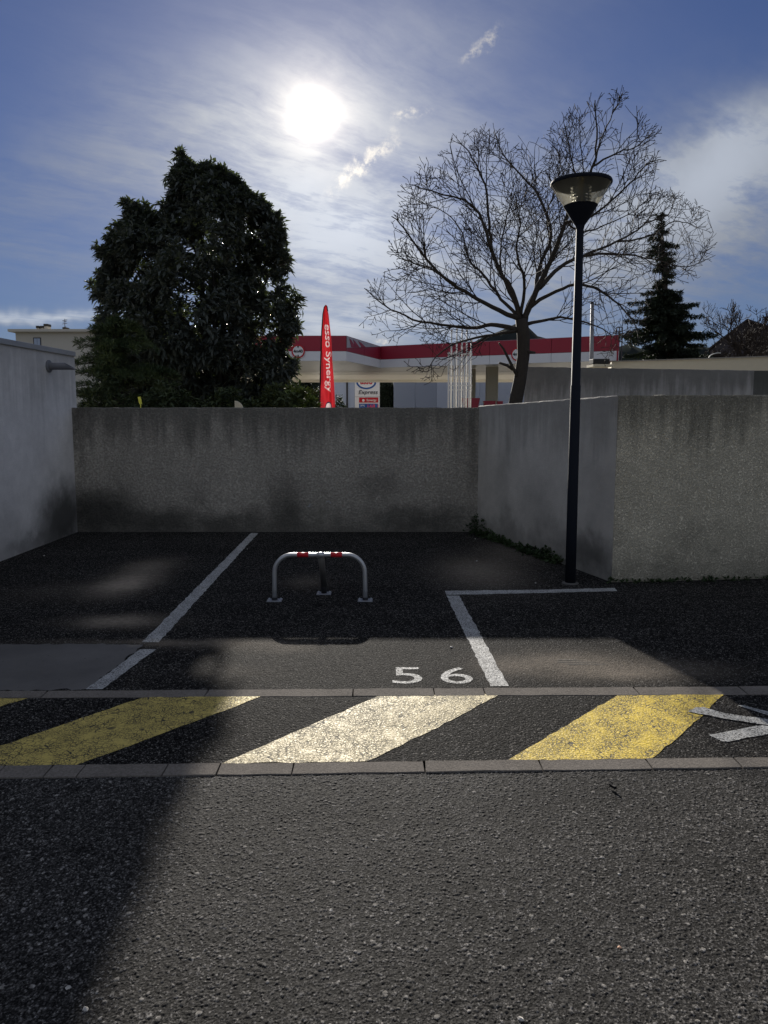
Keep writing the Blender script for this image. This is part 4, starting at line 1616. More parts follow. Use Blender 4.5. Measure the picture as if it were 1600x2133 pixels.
    # dead stubs on the lower trunk
    for pp in ([(716, 1280), (695, 1240), (650, 1150), (630, 1125)], [(692, 1240), (665, 1222), (632, 1212)], [(736, 1150), (765, 1165), (790, 1168)]):
        mb = MB()
        q = [P(a, b_, -0.05 - 0.05 * i) for i, (a, b_) in enumerate(pp)]
        mb.tube(q, [(0.034 - 0.007 * i) * KS for i in range(len(q))], 8)
        adopt(root, mb.build("stub", M_BARK, smooth=True))
    o = tw.build("twigs", M_TWIG)
    o['kind'] = 'stuff'
    adopt(root, o)


bare_tree()


def small_bare(px, top, hwpx, Y, label, seed):
    rnd = random.Random(seed)
    b0 = at(px, 850, Y)
    tz = at(px, top, Y).z
    root = empty("bare_tree", (b0.x, Y, 0), label, "tree", "leafless trees behind the beige roof")
    mb = MB()
    f = Vector((b0.x, Y, tz * 0.52))
    mb.tube([(b0.x, Y, -0.06), (b0.x + 0.1, Y, tz * 0.2), f], [0.28, 0.2, 0.16], 8)
    adopt(root, mb.build("trunk", M_BARK, smooth=True))
    tw = MB()
    rad = hwpx * Y / FPX

    def grow(p, d_, L, r0, dep):
        pts = [p.copy()]
        d_ = d_.normalized()
        for i in range(4):
            d_ = (d_ + Vector((rnd.gauss(0, .2), rnd.gauss(0, .2), rnd.gauss(.06, .15)))).normalized()
            pts.append(pts[-1] + d_ * L / 4)
        tw.tube(pts, [max(0.014, r0 * (1 - .6 * i / 4)) for i in range(5)], 3, cap=False)
        if dep < 5:
            for j in range(rnd.randint(3, 4)):
                i = rnd.randint(2, 4)
                sd = Vector((rnd.gauss(0, 1), rnd.gauss(0, 1), rnd.gauss(0.2, .8))).normalized()
                grow(pts[i], d_ + sd * 0.8, L * rnd.uniform(.5, .72), r0 * .6, dep + 1)

    for k_ in range(12):
        th = 2 * math.pi * k_ / 12 + rnd.uniform(-.3, .3)
        grow(f - Vector((0, 0, rnd.uniform(0, tz * .12))), Vector((math.cos(th), math.sin(th), rnd.uniform(.5, 1.3))), rad * rnd.uniform(0.62, 0.9), 0.09, 1)
    o = tw.build("twigs", M_TWIG)
    o['kind'] = 'stuff'
    adopt(root, o)


small_bare(1560, 640, 85, 44.0, "twiggy leafless tree in front of the dark gabled house", 5)
small_bare(1490, 690, 45, 46.0, "small leafless tree between the conifer and the gabled house", 6)
small_bare(1640, 650, 70, 46.0, "leafless tree at the right edge beside the gabled house", 8)

# ------------------------------------------------------------------ things behind the walls
M_BEIGE = simple("beige_render", (0.50, 0.46, 0.36), 0.85, var=0.06)
M_WALL2 = wall_mat("streaked_retaining_wall", (0.38, 0.365, 0.35), 2.6, 'X', 0.55, 0.1, [], 40.0, 0.3)
# grey retaining wall
yA, yB = 24.0, 19.5
pA, pB = at(1088, 1000, yA), at(1558, 1000, yB)
wall_slab([(pA.x, yA), (pB.x, yB)], (at(1088, 764, yA).z, at(1558, 771.5, yB).z), 0.25, "retaining_wall", M_WALL2, "taller grey streaked wall behind the lamp post, under the beige roof", 6)
pC = at(1760, 1000, yB - 0.35)  # last stretch of the grey wall, in a darker base colour
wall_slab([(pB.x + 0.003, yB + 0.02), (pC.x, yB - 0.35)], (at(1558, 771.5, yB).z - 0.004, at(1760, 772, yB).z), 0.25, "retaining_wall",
          wall_mat("dark_retaining_wall", (0.12, 0.12, 0.11), 2.6, 'X', 0.6, 0.3, [], 40.0, 0.3), "dark end of the grey wall at the right edge", 7)

# flat-roofed building with beige fascia
fb = empty("flat_roof_building", (at(1450, 900, 30).x, 30, 0), "low flat-roofed building with a beige fascia behind the grey wall", "building")
q0, q1 = at(1274, 752, 31.0), at(1760, 736, 24.5)
zl0, zl1 = at(1274, 765, 31.0).z - 0.25, at(1760, 778, 24.5).z - 0.2
topz = (q0.z + q1.z) / 2
mb = MB()
bk = Vector((2.5, 9, 0))
mb.add([(q0.x, q0.y, 0.9), (q1.x, q1.y, 0.9), (q1.x, q1.y, q1.z - 0.012), (q0.x, q0.y, q0.z - 0.012)], [(0, 1, 2, 3)])
mb.add([(q0.x, q0.y, -0.06), (q0.x, q0.y, q0.z - 0.012), (q0.x + bk.x, q0.y + bk.y, q0.z - 0.012), (q0.x + bk.x, q0.y + bk.y, -0.06)], [(0, 1, 2, 3)])
mb.add([(q0.x, q0.y, -0.06), (q1.x, q1.y, -0.06), (q1.x, q1.y, 0.9), (q0.x, q0.y, 0.9)], [(0, 1, 2, 3)])
adopt(fb, mb.build("wall", M_BEIGE))
mb = MB()
oo = Vector((-0.03, -0.06, 0))
mb.add([Vector((q0.x, q0.y, q0.z)) + oo, Vector((q1.x, q1.y, q1.z)) + oo, (q1.x + bk.x, q1.y + bk.y, q1.z), (q0.x + bk.x, q0.y + bk.y, q0.z),
        Vector((q0.x, q0.y, q0.z - 0.045)) + oo, Vector((q1.x, q1.y, q1.z - 0.045)) + oo], [(0, 1, 2, 3), (4, 5, 1, 0)])
adopt(fb, mb.build("roof_edge", simple("weathered_roof_edge", (0.22, 0.21, 0.19), 0.9, var=0.4, scale=3)))
M_BOX = simple("black_metal_box", (0.02, 0.02, 0.02), 0.6)
mb = MB()
a = at(1233, 748, 30.4)
b2 = at(1267, 758, 30.4)
mb.box((a.x, 30.2, b2.z), (b2.x, 30.8, a.z))
adopt(fb, mb.build("floodlight_box", M_BOX, bevel=0.01))
mb = MB()
a = at(1233, 759, 30.4)
b2 = at(1276, 764, 30.4)
mb.box((a.x, 30.2, b2.z), (b2.x, 31.2, a.z))
adopt(fb, mb.build("canopy_tip", M_BEIGE))
mb = MB()
pts = []
for i in range(9):
    th = math.pi * (0.05 + 0.5 * i / 8)
    pts.append(at(1498 - 22 * math.cos(th), 748 - 13 * math.sin(th), 28.4))
mb.tube(pts, 0.018, 6)
adopt(fb, mb.build("roof_cable", simple("pale_cable", (0.5, 0.5, 0.48), 0.6)))

# house with dark gable at the right
M_DARKROOF = simple("dark_house_render", (0.06, 0.055, 0.06), 0.95, spec=0.0, var=0.15, scale=0.6)
M_ROOF = simple("dark_roof_tiles", (0.045, 0.04, 0.04), 1.0, spec=0.0, var=0.3, scale=2)
hs = empty("house", (at(1590, 850, 60).x, 60, 0), "dark gabled house behind leafless branches at the right edge", "house")
Yh = 60.0
e0, ap, e1 = at(1472, 728, Yh), at(1552, 667, Yh), at(1760, 735, Yh)
mb = MB()
mb.prism([(e0.x + .3, Yh, -0.06), (e1.x - .3, Yh, -0.06), (e1.x - .3, Yh, e1.z - 0.1), (ap.x, Yh, ap.z - 0.12), (e0.x + .3, Yh, e0.z - 0.1)], (4.4, 9, 0))
adopt(hs, mb.build("wall", M_DARKROOF))
mb = MB()
for (s0, s1) in ((e0, ap), (ap, e1)):
    up_ = Vector((0, 0, 0.16))
    mb.prism([Vector((s0.x, Yh - .35, s0.z - 0.07)), Vector((s1.x, Yh - .35, s1.z - 0.07)), Vector((s1.x, Yh - .35, s1.z + 0.09)), Vector((s0.x, Yh - .35, s0.z + 0.09))], (4.6, 9.7, 0))
adopt(hs, mb.build("roof", M_ROOF))
mb = MB()
w0_ = at(1600, 712, Yh - 0.02)
mb.box((w0_.x - .55, Yh - .03, w0_.z - .6), (w0_.x + .55, Yh + .02, w0_.z + .6))
win = adopt(hs, mb.build("window", M_BOX))

# lamp pole seen through the branches
lp2 = empty("utility_pole", (at(1233, 850, 32).x, 32, 0), "slim grey pole beyond the branches right of the lamp post", "pole")
mb = MB()
mb.tube([(at(1233, 850, 32).x, 32, -0.06), at(1234, 632, 32)], [0.11, 0.075], 12)
adopt(lp2, mb.build("shaft", simple("galvanised_pole", (0.20, 0.20, 0.21), 0.6, 0.2), smooth=True))
a = at(1233, 632, 32)
mb = MB()
mb.lathe([(0.085, 0.0), (0.085, 0.04), (0.02, 0.08)], (a.x, 32, a.z), 12)
adopt(lp2, mb.build("pole_cap", M_BOX))
# lattice frame by the canopy end
lt = empty("lattice_mast", (at(1293, 850, 47).x, 47, 0), "thin lattice frame standing beside the right end of the red canopy", "mast")
M_MAST = simple("mast_steel", (0.10, 0.10, 0.11), 0.6)
for pxa in (1284, 1291, 1297):
    mb = MB()
    a = at(pxa, 682, 47)
    mb.tube([(a.x, 47, -0.06), a], 0.04, 5)
    adopt(lt, mb.build("upright", M_MAST))
for pya in (682, 690, 700, 712, 724):
    mb = MB()
    mb.tube([at(1284, pya, 47), at(1297, pya, 47)], 0.03, 5)
    adopt(lt, mb.build("rung", M_MAST))

# distant hills
hl = MB()
Yh = 420.0
ridge = [(-300, 800), (150, 800), (700, 770), (930, 742), (1003, 704), (1040, 690), (1075, 674), (1095, 676), (1120, 700), (1180, 716), (1290, 722), (1310, 716), (1340, 728), (1460, 722), (1600, 735), (2000, 720)]
rp = [at(a, b_, Yh) for a, b_ in ridge]
vs = []
for p in rp:
    vs += [(p.x, Yh - 60, -0.2), (p.x, Yh - 20, p.z * 0.70), (p.x, Yh, p.z), (p.x, Yh + 200, -1)]
fs = []
for i in range(len(rp) - 1):
    for k_ in range(3):
        fs.append((i * 4 + k_, i * 4 + 4 + k_, i * 4 + 5 + k_, i * 4 + 1 + k_))
hl.add(vs, fs)
tag(hl.build("hills", simple("wooded_hill", (0.030, 0.034, 0.032), 1.0, spec=0.0, var=0.4, scale=0.12), smooth=True), kind='structure')

# apartment building at the far left
ab = empty("apartment_building", (at(90, 850, 75).x, 80, 0), "distant cream flat-roofed apartment block above the garage roof", "building")
M_CREAM = simple("cream_render", (0.50, 0.47, 0.41), 0.85, var=0.05)
Ya = 75.0


def xz(px, py, Y):
    q = at(px, py, Y)
    return q.x, q.z


x0, zt_ = xz(32, 692, Ya)
x1, _ = xz(330, 692, Ya)
mb = MB()
mb.box((x0, Ya, -0.06), (x1, Ya + 12, zt_))
adopt(ab, mb.build("wall", M_CREAM))
xr0, zr1 = xz(22, 689, Ya)
_, zr0 = xz(22, 695, Ya)
mb = MB()
mb.box((xr0, Ya - 0.6, zt_ + 0.003), (x1 + .4, Ya + 12.6, zr1 + 0.12))
rf2 = adopt(ab, mb.build("roof", M_CREAM))
M_CHIM = simple("dark_chimney_pot", (0.05, 0.045, 0.04), 0.9)
for (pa, pb_, pt) in ((78, 83, 684), (87, 92, 684), (94, 101, 680), (133, 139, 687)):
    xa, za = xz(pa, 690, Ya + 3)
    xb, _ = xz(pb_, 690, Ya + 3)
    _, zc = xz(pa, pt, Ya + 3)
    mb = MB()
    mb.box((xa, Ya + 2.8, za - .2), (xb, Ya + 3.6, zc))
    ch_ = mb.build("chimney", M_CREAM)
    ch_.parent = rf2
    mb = MB()
    mb.box((xa - .03, Ya + 2.75, zc + 0.004), (xb + .03, Ya + 3.65, zc + .25))
    cp_ = mb.build("chimney_cap", M_CHIM)
    cp_.parent = rf2
M_GLASS = simple("window_glass", (0.30, 0.36, 0.48), 0.12, 0.0, 0.8, var=0.1)
M_SHUT = simple("dark_shutter", (0.05, 0.045, 0.045), 0.6)
xa, za = xz(69, 703, Ya - .03)
xb, zb2 = xz(86, 722, Ya - .03)
mb = MB()
mb.box((xa, Ya - .05, zb2), (xb, Ya - .01, za))
wn = adopt(ab, mb.build("window", M_SHUT))
for (fa, fb_) in ((0.12, 0.50), (0.54, 0.90)):
    mb = MB()
    mb.box((xa + (xb - xa) * fa, Ya - .075, zb2 + .05), (xa + (xb - xa) * fb_, Ya - .055, za - .09))
    pn = mb.build("pane", M_GLASS)
    pn.parent = wn
an = empty("roof_antenna", (at(135, 690, Ya + 5).x, Ya + 5, at(135, 690, Ya + 5).z), "thin television antenna on the cream apartment roof", "antenna")
mb = MB()
a0 = at(135, 690, Ya + 5)
a1 = at(135, 664, Ya + 5)
mb.tube([a0, a1], 0.035, 5)
adopt(an, mb.build("mast", M_MAST))
for (py, h_) in ((667, 5), (670, 4), (674, 5), (681, 3)):
    mb = MB()
    mb.tube([at(135 - h_, py + 1, Ya + 5), at(135 + h_, py - 1, Ya + 5)], 0.03, 4)
    adopt(an, mb.build("antenna_arm", M_MAST))

# ------------------------------------------------------------------ petrol station
M_RED = simple("red_fascia", (0.30, 0.012, 0.032), 0.5, 0.0, 0.5, var=0.06, scale=0.5)
M_WHITEP = simple("white_fascia", (0.74, 0.74, 0.76), 0.5, var=0.04, scale=0.5)
M_SOFFIT = simple("canopy_soffit", (0.72, 0.69, 0.62), 0.35, 0.0, var=0.10, scale=0.25)
M_PLAINGREY = simple("plain_grey", (0.40, 0.38, 0.40), 0.5, var=0.2, scale=0.8)
ZC = 4.5
YL = 43.0
cn = empty("canopy", (at(720, 850, YL).x, YL, 0), "red and white petrol station canopy with an angled front", "canopy")
# corners of the fascia in plan
c0 = at(420, 752, YL)
c1 = at(721.5, 752, YL)
c2 = at(792, 752, 50.3)
c3 = at(1288, 752, 42.6)
plan = [Vector((q.x, q.y, 0)) for q in (c0, c1, c2, c3)]
ztop = at(721, 699.5, YL).z
zred = at(721, 731, YL).z
zbot = at(721, 751.5, YL).z
for i in range(3):
    a, b_ = plan[i], plan[i + 1]
    nrm = Vector(((b_ - a).y, -(b_ - a).x, 0)).normalized()
    for (nm, za, zb_, mt, off) in (("red_band", zred, ztop, M_RED, 0.0), ("white_band", zbot, zred - 0.02, M_WHITEP, 0.0)):
        n = max(1, int((b_ - a).length / 3.4)) if i != 1 else 2
        for k_ in range(n):
            p, q = a.lerp(b_, k_ / n), a.lerp(b_, (k_ + 1) / n)
            gap_ = (b_ - a).normalized() * 0.012
            p, q = p + gap_, q - gap_
            mb = MB()
            mb.prism([Vector((p.x, p.y, za)), Vector((q.x, q.y, za)), Vector((q.x, q.y, zb_)), Vector((p.x, p.y, zb_))], -nrm * 0.15)
            adopt(cn, mb.build(nm, mt))
    if i == 1:  # grey wedge with dark red splotches on the receding face
        mb = MB()
        off = nrm * 0.03
        A0, B0 = a + (b_ - a).normalized() * 0.05, b_ - (b_ - a).normalized() * 0.05
        zq = at(721, 724, YL).z
        mb.prism([Vector((A0.x, A0.y, zq)) + off, Vector((B0.x, B0.y, ztop - 0.02)) + off, Vector((A0.x, A0.y, ztop - 0.02)) + off][::1], -nrm * 0.02)
        adopt(cn, mb.build("grey_wedge", M_PLAINGREY))
        rnd = random.Random(4)
        for (fx, w_) in ((0.06, 0.05), (0.16, 0.05), (0.30, 0.10)):
            p = A0.lerp(B0, fx)
            q = A0.lerp(B0, fx + w_)
            r3 = A0.lerp(B0, fx + w_ + 0.12)
            zz0 = zq + (ztop - zq) * (fx * 1.0)
            mb = MB()
            off2 = nrm * 0.05
            mb.prism([Vector((q.x, q.y, zz0 + 0.05)) + off2, Vector((r3.x, r3.y, zz0 + 0.12)) + off2, Vector((q.x, q.y, ztop - (ztop - zq) * 0.25)) + off2, Vector((p.x, p.y, ztop - (ztop - zq) * 0.15)) + off2], -nrm * 0.018)
            adopt(cn, mb.build("red_splotch", M_RED))
# soffit and roof
bkY = 78.0
for (nm, z_, mt) in (("soffit", zbot + 0.25, M_SOFFIT), ("roof", ztop - 0.05, M_PLAINGREY)):
    mb = MB()
    back0 = Vector((at(380, 800, bkY).x, bkY, 0))
    back1 = Vector((at(1225, 800, bkY).x, bkY, 0))
    poly = [p + Vector((0, 0.16, 0)) for p in plan] + [back1, back0]
    mb.prism([Vector((p.x, p.y, z_)) for p in poly], (0, 0, 0.08))
    adopt(cn, mb.build(nm, mt))
mb = MB()
nrm = Vector(((plan[3] - plan[2]).y, -(plan[3] - plan[2]).x, 0)).normalized()
mb.prism([Vector((plan[3].x, plan[3].y, zbot)), Vector((back1.x, back1.y, zbot)), Vector((back1.x, back1.y, ztop)), Vector((plan[3].x, plan[3].y, ztop))], (-0.1, 0, 0))
adopt(cn, mb.build("end_fascia", M_RED))
# soffit lights and girders below the soffit
M_TRIM = simple("soffit_trim", (0.62, 0.60, 0.54), 0.35, 0.4)
for k_ in range(2):
    yy = 60 + k_ * 5.2
    xa = at(560, 800, yy).x
    xb = at(1180, 800, yy).x
    if yy < 52:
        continue
    mb = MB()
    mb.box((xa, yy, zbot + 0.235), (xb, yy + 0.12, zbot + 0.247))
    adopt(cn, mb.build("soffit_seam", M_TRIM))
mb = MB()
mb.box((back0.x, bkY - 0.2, at(700, 796.5, bkY).z), (back1.x, bkY, zbot + 0.245))
adopt(cn, mb.build("back_fascia", M_SOFFIT))
# round clearance signs
M_SIGNW = simple("sign_white", (0.75, 0.75, 0.75), 0.5, var=0.03)
M_SIGNR = simple("sign_red", (0.50, 0.02, 0.03), 0.5, var=0.03)
M_BLACK = simple("sign_black", (0.01, 0.01, 0.012), 0.5)
M_BLUE = simple("sign_blue", (0.02, 0.09, 0.32), 0.5, var=0.03)


def disc(r, th_, seg=32):
    mb = MB()
    mb.lathe([(r, 0), (r, th_)], (0, 0, 0), seg)
    return mb


def round_sign(px, py, Ypl, nrm, label):
    c_ = at(px, py, Ypl) + nrm * 0.06
    root = empty("height_sign", c_, label, "sign", "round clearance signs on the canopy")
    rot = nrm.to_track_quat('Z', 'Y').to_matrix().to_4x4()
    rad_ = 13.6 * Ypl / FPX
    for (nm, mt, r__, z_) in (("rim", M_SIGNR, rad_, 0.0), ("face", M_SIGNW, rad_ * 0.80, 0.012)):
        o = disc(r__, 0.03).build(nm, mt)
        o.matrix_basis = Matrix.Translation((0, 0, 0)) @ rot
        for q in o.data.vertices:
            q.co.z += z_
        o.parent = root
    tx = text_mesh("4m40", rad_ * 0.62, M_BLACK, "lettering", bold=0.01)
    up = Vector((0, 0, 1))
    xax = up.cross(nrm).normalized()
    rm = Matrix((xax, up, nrm)).transposed().to_4x4()
    tx.matrix_basis = Matrix.Translation(nrm * 0.05) @ rm
    tx.parent = root
    tri = MB()
    tri.add([(-rad_ * .16, rad_ * .78, 0.002), (rad_ * .16, rad_ * .78, 0.002), (0, rad_ * .46, 0.002)], [(2, 1, 0)])
    o = tri.build("height_arrow", M_BLACK)
    o.matrix_basis = Matrix.Translation(nrm * 0.05) @ rm
    o.parent = root
    tri = MB()
    tri.add([(-rad_ * .16, -rad_ * .78, 0.002), (rad_ * .16, -rad_ * .78, 0.002), (0, -rad_ * .46, 0.002)], [(0, 1, 2)])
    o = tri.build("height_arrow", M_BLACK)
    o.matrix_basis = Matrix.Translation(nrm * 0.05) @ rm
    o.parent = root
    return root


nL = Vector((0, -1, 0))
dR = (plan[3] - plan[2])
nR = Vector((dR.y, -dR.x, 0)).normalized()
round_sign(621.5, 732, YL, nL, "round red-rimmed 4m40 clearance sign next to the evergreen tree")
sx_ = (1078 - 800) / FPX
tt = (plan[2].x - sx_ * plan[2].y) / (sx_ * dR.y - dR.x)
round_sign(1079, 738, (plan[2] + dR * tt).y, nR, "round red-rimmed 4m40 clearance sign half hidden by the bare trunk")

# columns
cg = "beige columns under the canopy"
for (pa, pb_, Yc, lab) in ((1014, 1038, 52.0, "wide beige canopy column left of the bare trunk"), (984, 991, 55.0, "beige canopy column immediately behind the white vent pipes")):
    xa = at(pa, 800, Yc).x
    xb = at(pb_, 800, Yc).x
    col_ = empty("canopy_column", ((xa + xb) / 2, Yc, 0), lab, "column", cg)
    mb = MB()
    mb.box((xa, Yc, -0.06), (xb, Yc + 0.6, zbot + 0.19))
    adopt(col_, mb.build("shaft", M_BEIGE, bevel=0.02))
    mb = MB()
    mb.box((xa - .06, Yc - .06, -0.055), (xb + .06, Yc + .66, 0.35))
    adopt(col_, mb.build("plinth", M_PLAINGREY))
# red fuel-pump tops peeping over the wall
pg = "red pump signs under the canopy"
for (pa, pb_, pt, lab) in ((1008, 1033, 835, "low red pump top in front of the wide beige column"), (1036, 1048, 835.5, "small red pump top between column and bare trunk"), (964, 1000, 829, "red pump top seen through the white vent pipes")):
    Yp = 48.0
    xa, zt2 = xz(pa, pt, Yp)
    xb, _ = xz(pb_, pt, Yp)
    pu = empty("fuel_pump", ((xa + xb) / 2, Yp, 0), lab, "fuel pump", pg)
    mb = MB()
    ins = (xb - xa) * 0.15
    mb.prism([Vector((xa + ins, Yp, 1.25)), Vector((xb - ins, Yp, 1.25)), Vector((xb, Yp, zt2)), Vector((xa, Yp, zt2))], (0, 0.5, 0))
    adopt(pu, mb.build("pump_top", M_RED))
    mb = MB()
    mb.box((xa + ins, Yp + .03, -0.06), (xb - ins, Yp + .47, 1.247))
    adopt(pu, mb.build("pump_body", M_WHITEP))

# station shop / blue-grey buildings beyond
M_SHOP = simple("blue_grey_cladding", (0.30, 0.33, 0.40), 0.6, var=0.05, scale=0.2)
M_SHOP2 = simple("grey_blue_cladding_dark", (0.20, 0.225, 0.28), 0.6, var=0.05, scale=0.2)
M_SHOP3 = simple("pale_cladding", (0.42, 0.46, 0.55), 0.6, var=0.05, scale=0.2)
sh = empty("station_shop", (at(950, 850, 95).x, 100, 0), "blue grey clad building under the right part of the canopy", "building")


def clad(root, pxs, Yc, ht, mats, depth=8):
    for (pa, pb_), mt in zip(pxs, mats):
        xa, xb = at(pa, 800, Yc).x, at(pb_, 800, Yc).x
        mb = MB()
        mb.box((xa + .012, Yc, -0.06), (xb - .012, Yc + depth, ht))
        adopt(root, mb.build("wall_panel", mt))


clad(sh, [(820, 866), (866, 910), (910, 1000), (1000, 1075), (1075, 1130)], 95.0, 6.0, [M_SHOP2, M_SHOP2, M_SHOP, M_SHOP, M_SHOP])
sb = empty("station_building", (at(715, 850, 100).x, 104, 0), "pale blue clad building between the red flag and the price sign", "building")
clad(sb, [(690, 722), (724, 738), (738, 760)], 100.0, 6.5, [M_SHOP3, M_SHOP3, M_SHOP3])
mb = MB()
xa = at(723, 800, 99.9).x
mb.box((xa - .12, 99.85, -0.06), (xa + .12, 99.99, 6.4))
adopt(sb, mb.build("downpipe", M_SHUT))
# dark tree behind the price sign
bush(806, 795, 18, 97.0, "dark conical tree between the price sign and the shop", 31, mat=M_CON, lr=(0.35, 0.7), n=1200, name="dark_tree", cat="tree")
bush(590, 780, 80, 92.0, "dark mass of trees under the left part of the canopy", 32, mat=M_CON, lr=(0.5, 0.9), n=1600, name="dark_tree", cat="tree")

# price sign
Yt = 84.0
ps = empty("price_sign", (at(765, 850, Yt).x, Yt, 0), "tall white price totem with oval logo, Express lettering and red price", "sign")


def board(pa, pb_, p0, p1, mt, nm, off, th_=0.04, par=None):
    xa, z1_ = xz(pa, p0, Yt)
    xb, z0_ = xz(pb_, p1, Yt)
    mb = MB()
    mb.box((xa, Yt - off - th_, z0_), (xb, Yt - off, z1_))
    o = mb.build(nm, mt)
    adopt(ps, o)
    return o


xa, _ = xz(739, 800, Yt)
xb, _ = xz(791, 800, Yt)
mb = MB()
mb.box((xa, Yt, -0.06), (xb, Yt + 0.5, at(765, 760, Yt).z))
adopt(ps, mb.build("sign_body", M_WHITEP, bevel=0.02))
board(739.4, 791, 826, 827, M_PLAINGREY, "panel_joint", 0.002, 0.01)
board(748, 788, 828, 838.5, M_SIGNR, "red_panel", 0.004)
board(748, 788, 841, 853, M_BLUE, "price_panel", 0.004)
c_ = at(763, 796, Yt)
for (nm, mt, rx, rz, off) in (("logo_ring", M_BLUE, 20.5, 14.5, 0.03), ("logo_face", M_SIGNW, 17.0, 11.2, 0.045)):
    o = disc(1.0, 0.03, 40).build(nm, mt)
    rot = Vector((0, -1, 0)).to_track_quat('Z', 'Y').to_matrix().to_4x4()
    for q in o.data.vertices:
        v_ = Vector((q.co.x * rx * Yt / FPX, q.co.y * rz * Yt / FPX, q.co.z))
        q.co = Vector((c_.x + v_.x, Yt - off - v_.z, c_.z + v_.y))
    adopt(ps, o)


def up_text(txt, px, py, hpx, mt, Yq, name, bold=0.0, shear=0.0, wpx=None, root=None):
    o = text_mesh(txt, 1.0, mt, name, bold=bold, shear=shear)
    co = np.array([q.co for q in o.data.vertices])
    lo, hi = co.min(0), co.max(0)
    cc = at(px, py, Yq)
    hh = hpx * Yq / FPX
    ww = wpx * Yq / FPX if wpx else hh * (hi[0] - lo[0]) / (hi[1] - lo[1])
    for q in o.data.vertices:
        q.co = (cc.x + ((q.co.x - lo[0]) / (hi[0] - lo[0]) - .5) * ww, Yq, cc.z + ((q.co.y - lo[1]) / (hi[1] - lo[1]) - .5) * hh)
    adopt(root, o)
    return o


M_DGREY = simple("dark_grey_letters", (0.06, 0.06, 0.07), 0.5)
up_text("esso", 763, 796, 9, M_SIGNR, Yt - 0.09, "logo_lettering", 0.03, 0, 26, ps)
up_text("Express", 767, 818, 10.5, M_DGREY, Yt - 0.06, "lettering", 0.012, 0.25, 40, ps)
up_text("Synergy", 774, 834, 6.0, M_SIGNW, Yt - 0.06, "lettering", 0.01, 0.1, 21, ps)
mled, tled, bled = new_mat("red_led")
tled.put(bled.inputs['Base Color'], (0.4, 0.02, 0.02))
tled.put(bled.inputs['Emission Color'], (1.0, 0.06, 0.07))
bled.inputs['Emission Strength'].default_value = 0.07
up_text("168.1", 777, 846, 7.5, mled, Yt - 0.06, "price_digits", 0.0, 0, 22, ps)
up_text("SP95", 755, 845, 4, M_SIGNW, Yt - 0.06, "fuel_lettering", 0.0, 0, 9, ps)
o = disc(1.0, 0.02, 20).build("synergy_emblem", M_SIGNW)
for q in o.data.vertices:
    q.co = Vector((at(757, 834, Yt).x + q.co.x * 2.6 * Yt / FPX, Yt - 0.05 - q.co.z, at(757, 834, Yt).z + q.co.y * 2.6 * Yt / FPX))
adopt(ps, o)

# white vent pipes
vp_g = "white tank vent pipes above the wall"
M_PIPE = simple("white_painted_pipe", (0.66, 0.65, 0.62), 0.4, 0.2)
Yv = 29.0
vp = empty("vent_pipes", (at(958, 850, Yv).x, Yv, 0), "rack of upright white tank vent pipes standing over the back wall corner", "vent pipes")
for k_, (px, pt) in enumerate([(935, 738), (941, 690), (947, 737), (952, 688), (957, 738), (963, 690), (968, 740), (973, 690), (978, 736), (982, 712)]):
    yy = Yv + (k_ % 2) * 0.35
    a = at(px, pt, yy)
    mb = MB()
    mb.tube([(a.x, yy, -0.06), (a.x, yy, a.z)], 0.032, 10)
    o = adopt(vp, mb.build("pipe", M_PIPE, smooth=True))
    mb = MB()
    mb.lathe([(0.045, 0), (0.05, 0.04), (0.03, 0.09)], (a.x, yy, a.z), 10)
    adopt(vp, mb.build("vent_cap", M_PIPE))
for pya in (737, 783, 803, 812):
    mb = MB()
    a, b_ = at(934, pya, Yv - 0.05), at(984, pya, Yv - 0.05)
    mb.box((a.x, Yv - 0.06, a.z - 0.02), (b_.x, Yv - 0.035, a.z + 0.02))
    adopt(vp, mb.build("clamp_rail", M_PIPE))

# feather flag
Yf = 22.0
ff = empty("feather_flag", (at(683, 850, Yf).x, Yf, 0), "tall red feather flag with white Synergy lettering beyond the wall", "flag")
frow = [(636, 676.5, 681.5), (642, 674.5, 682), (655, 672.5, 684.5), (680, 671, 687), (700, 670.2, 689.6), (731, 669, 692), (760, 668.7, 693.3), (800, 668, 696), (848, 667, 698.5), (900, 666, 701), (960, 665, 703)]
rows, colsN = 360, 44
fx = []


def fl_edge(py):
    for (a, l0, r0), (b_, l1, r1) in zip(frow, frow[1:]):
        if a <= py <= b_:
            s_ = (py - a) / (b_ - a)
            return l0 + (l1 - l0) * s_, r0 + (r1 - r0) * s_
    return frow[-1][1:]


def fold(u, v):
    """depth of the cloth folds"""
    return 0.07 * math.sin(u * 9 + v * 6) * (0.3 + v) + 0.035 * math.sin(u * 15 - v * 13) + 0.03 * math.sin(v * 19 + u * 5)


V_, F_ = [], []
cent = []
for i in range(rows + 1):
    py = 636 + (960 - 636) * i / rows
    l_, r_2 = fl_edge(py)
    for j in range(colsN + 1):
        u = j / colsN
        q = at(l_ + (r_2 - l_) * u, py, Yf)
        V_.append((q.x, Yf + fold(u, i / rows), q.z))
for i in range(rows):
    py = 636 + (960 - 636) * (i + 0.5) / rows
    l_, r_2 = fl_edge(py)
    for j in range(colsN):
        k_ = i * (colsN + 1) + j
        F_.append((k_, k_ + colsN + 1, k_ + colsN + 2, k_ + 1))
        cent.append((l_ + (r_2 - l_) * (j + 0.5) / colsN, py, l_, r_2))
cent = np.array(cent)
printed = np.zeros(len(cent), int)
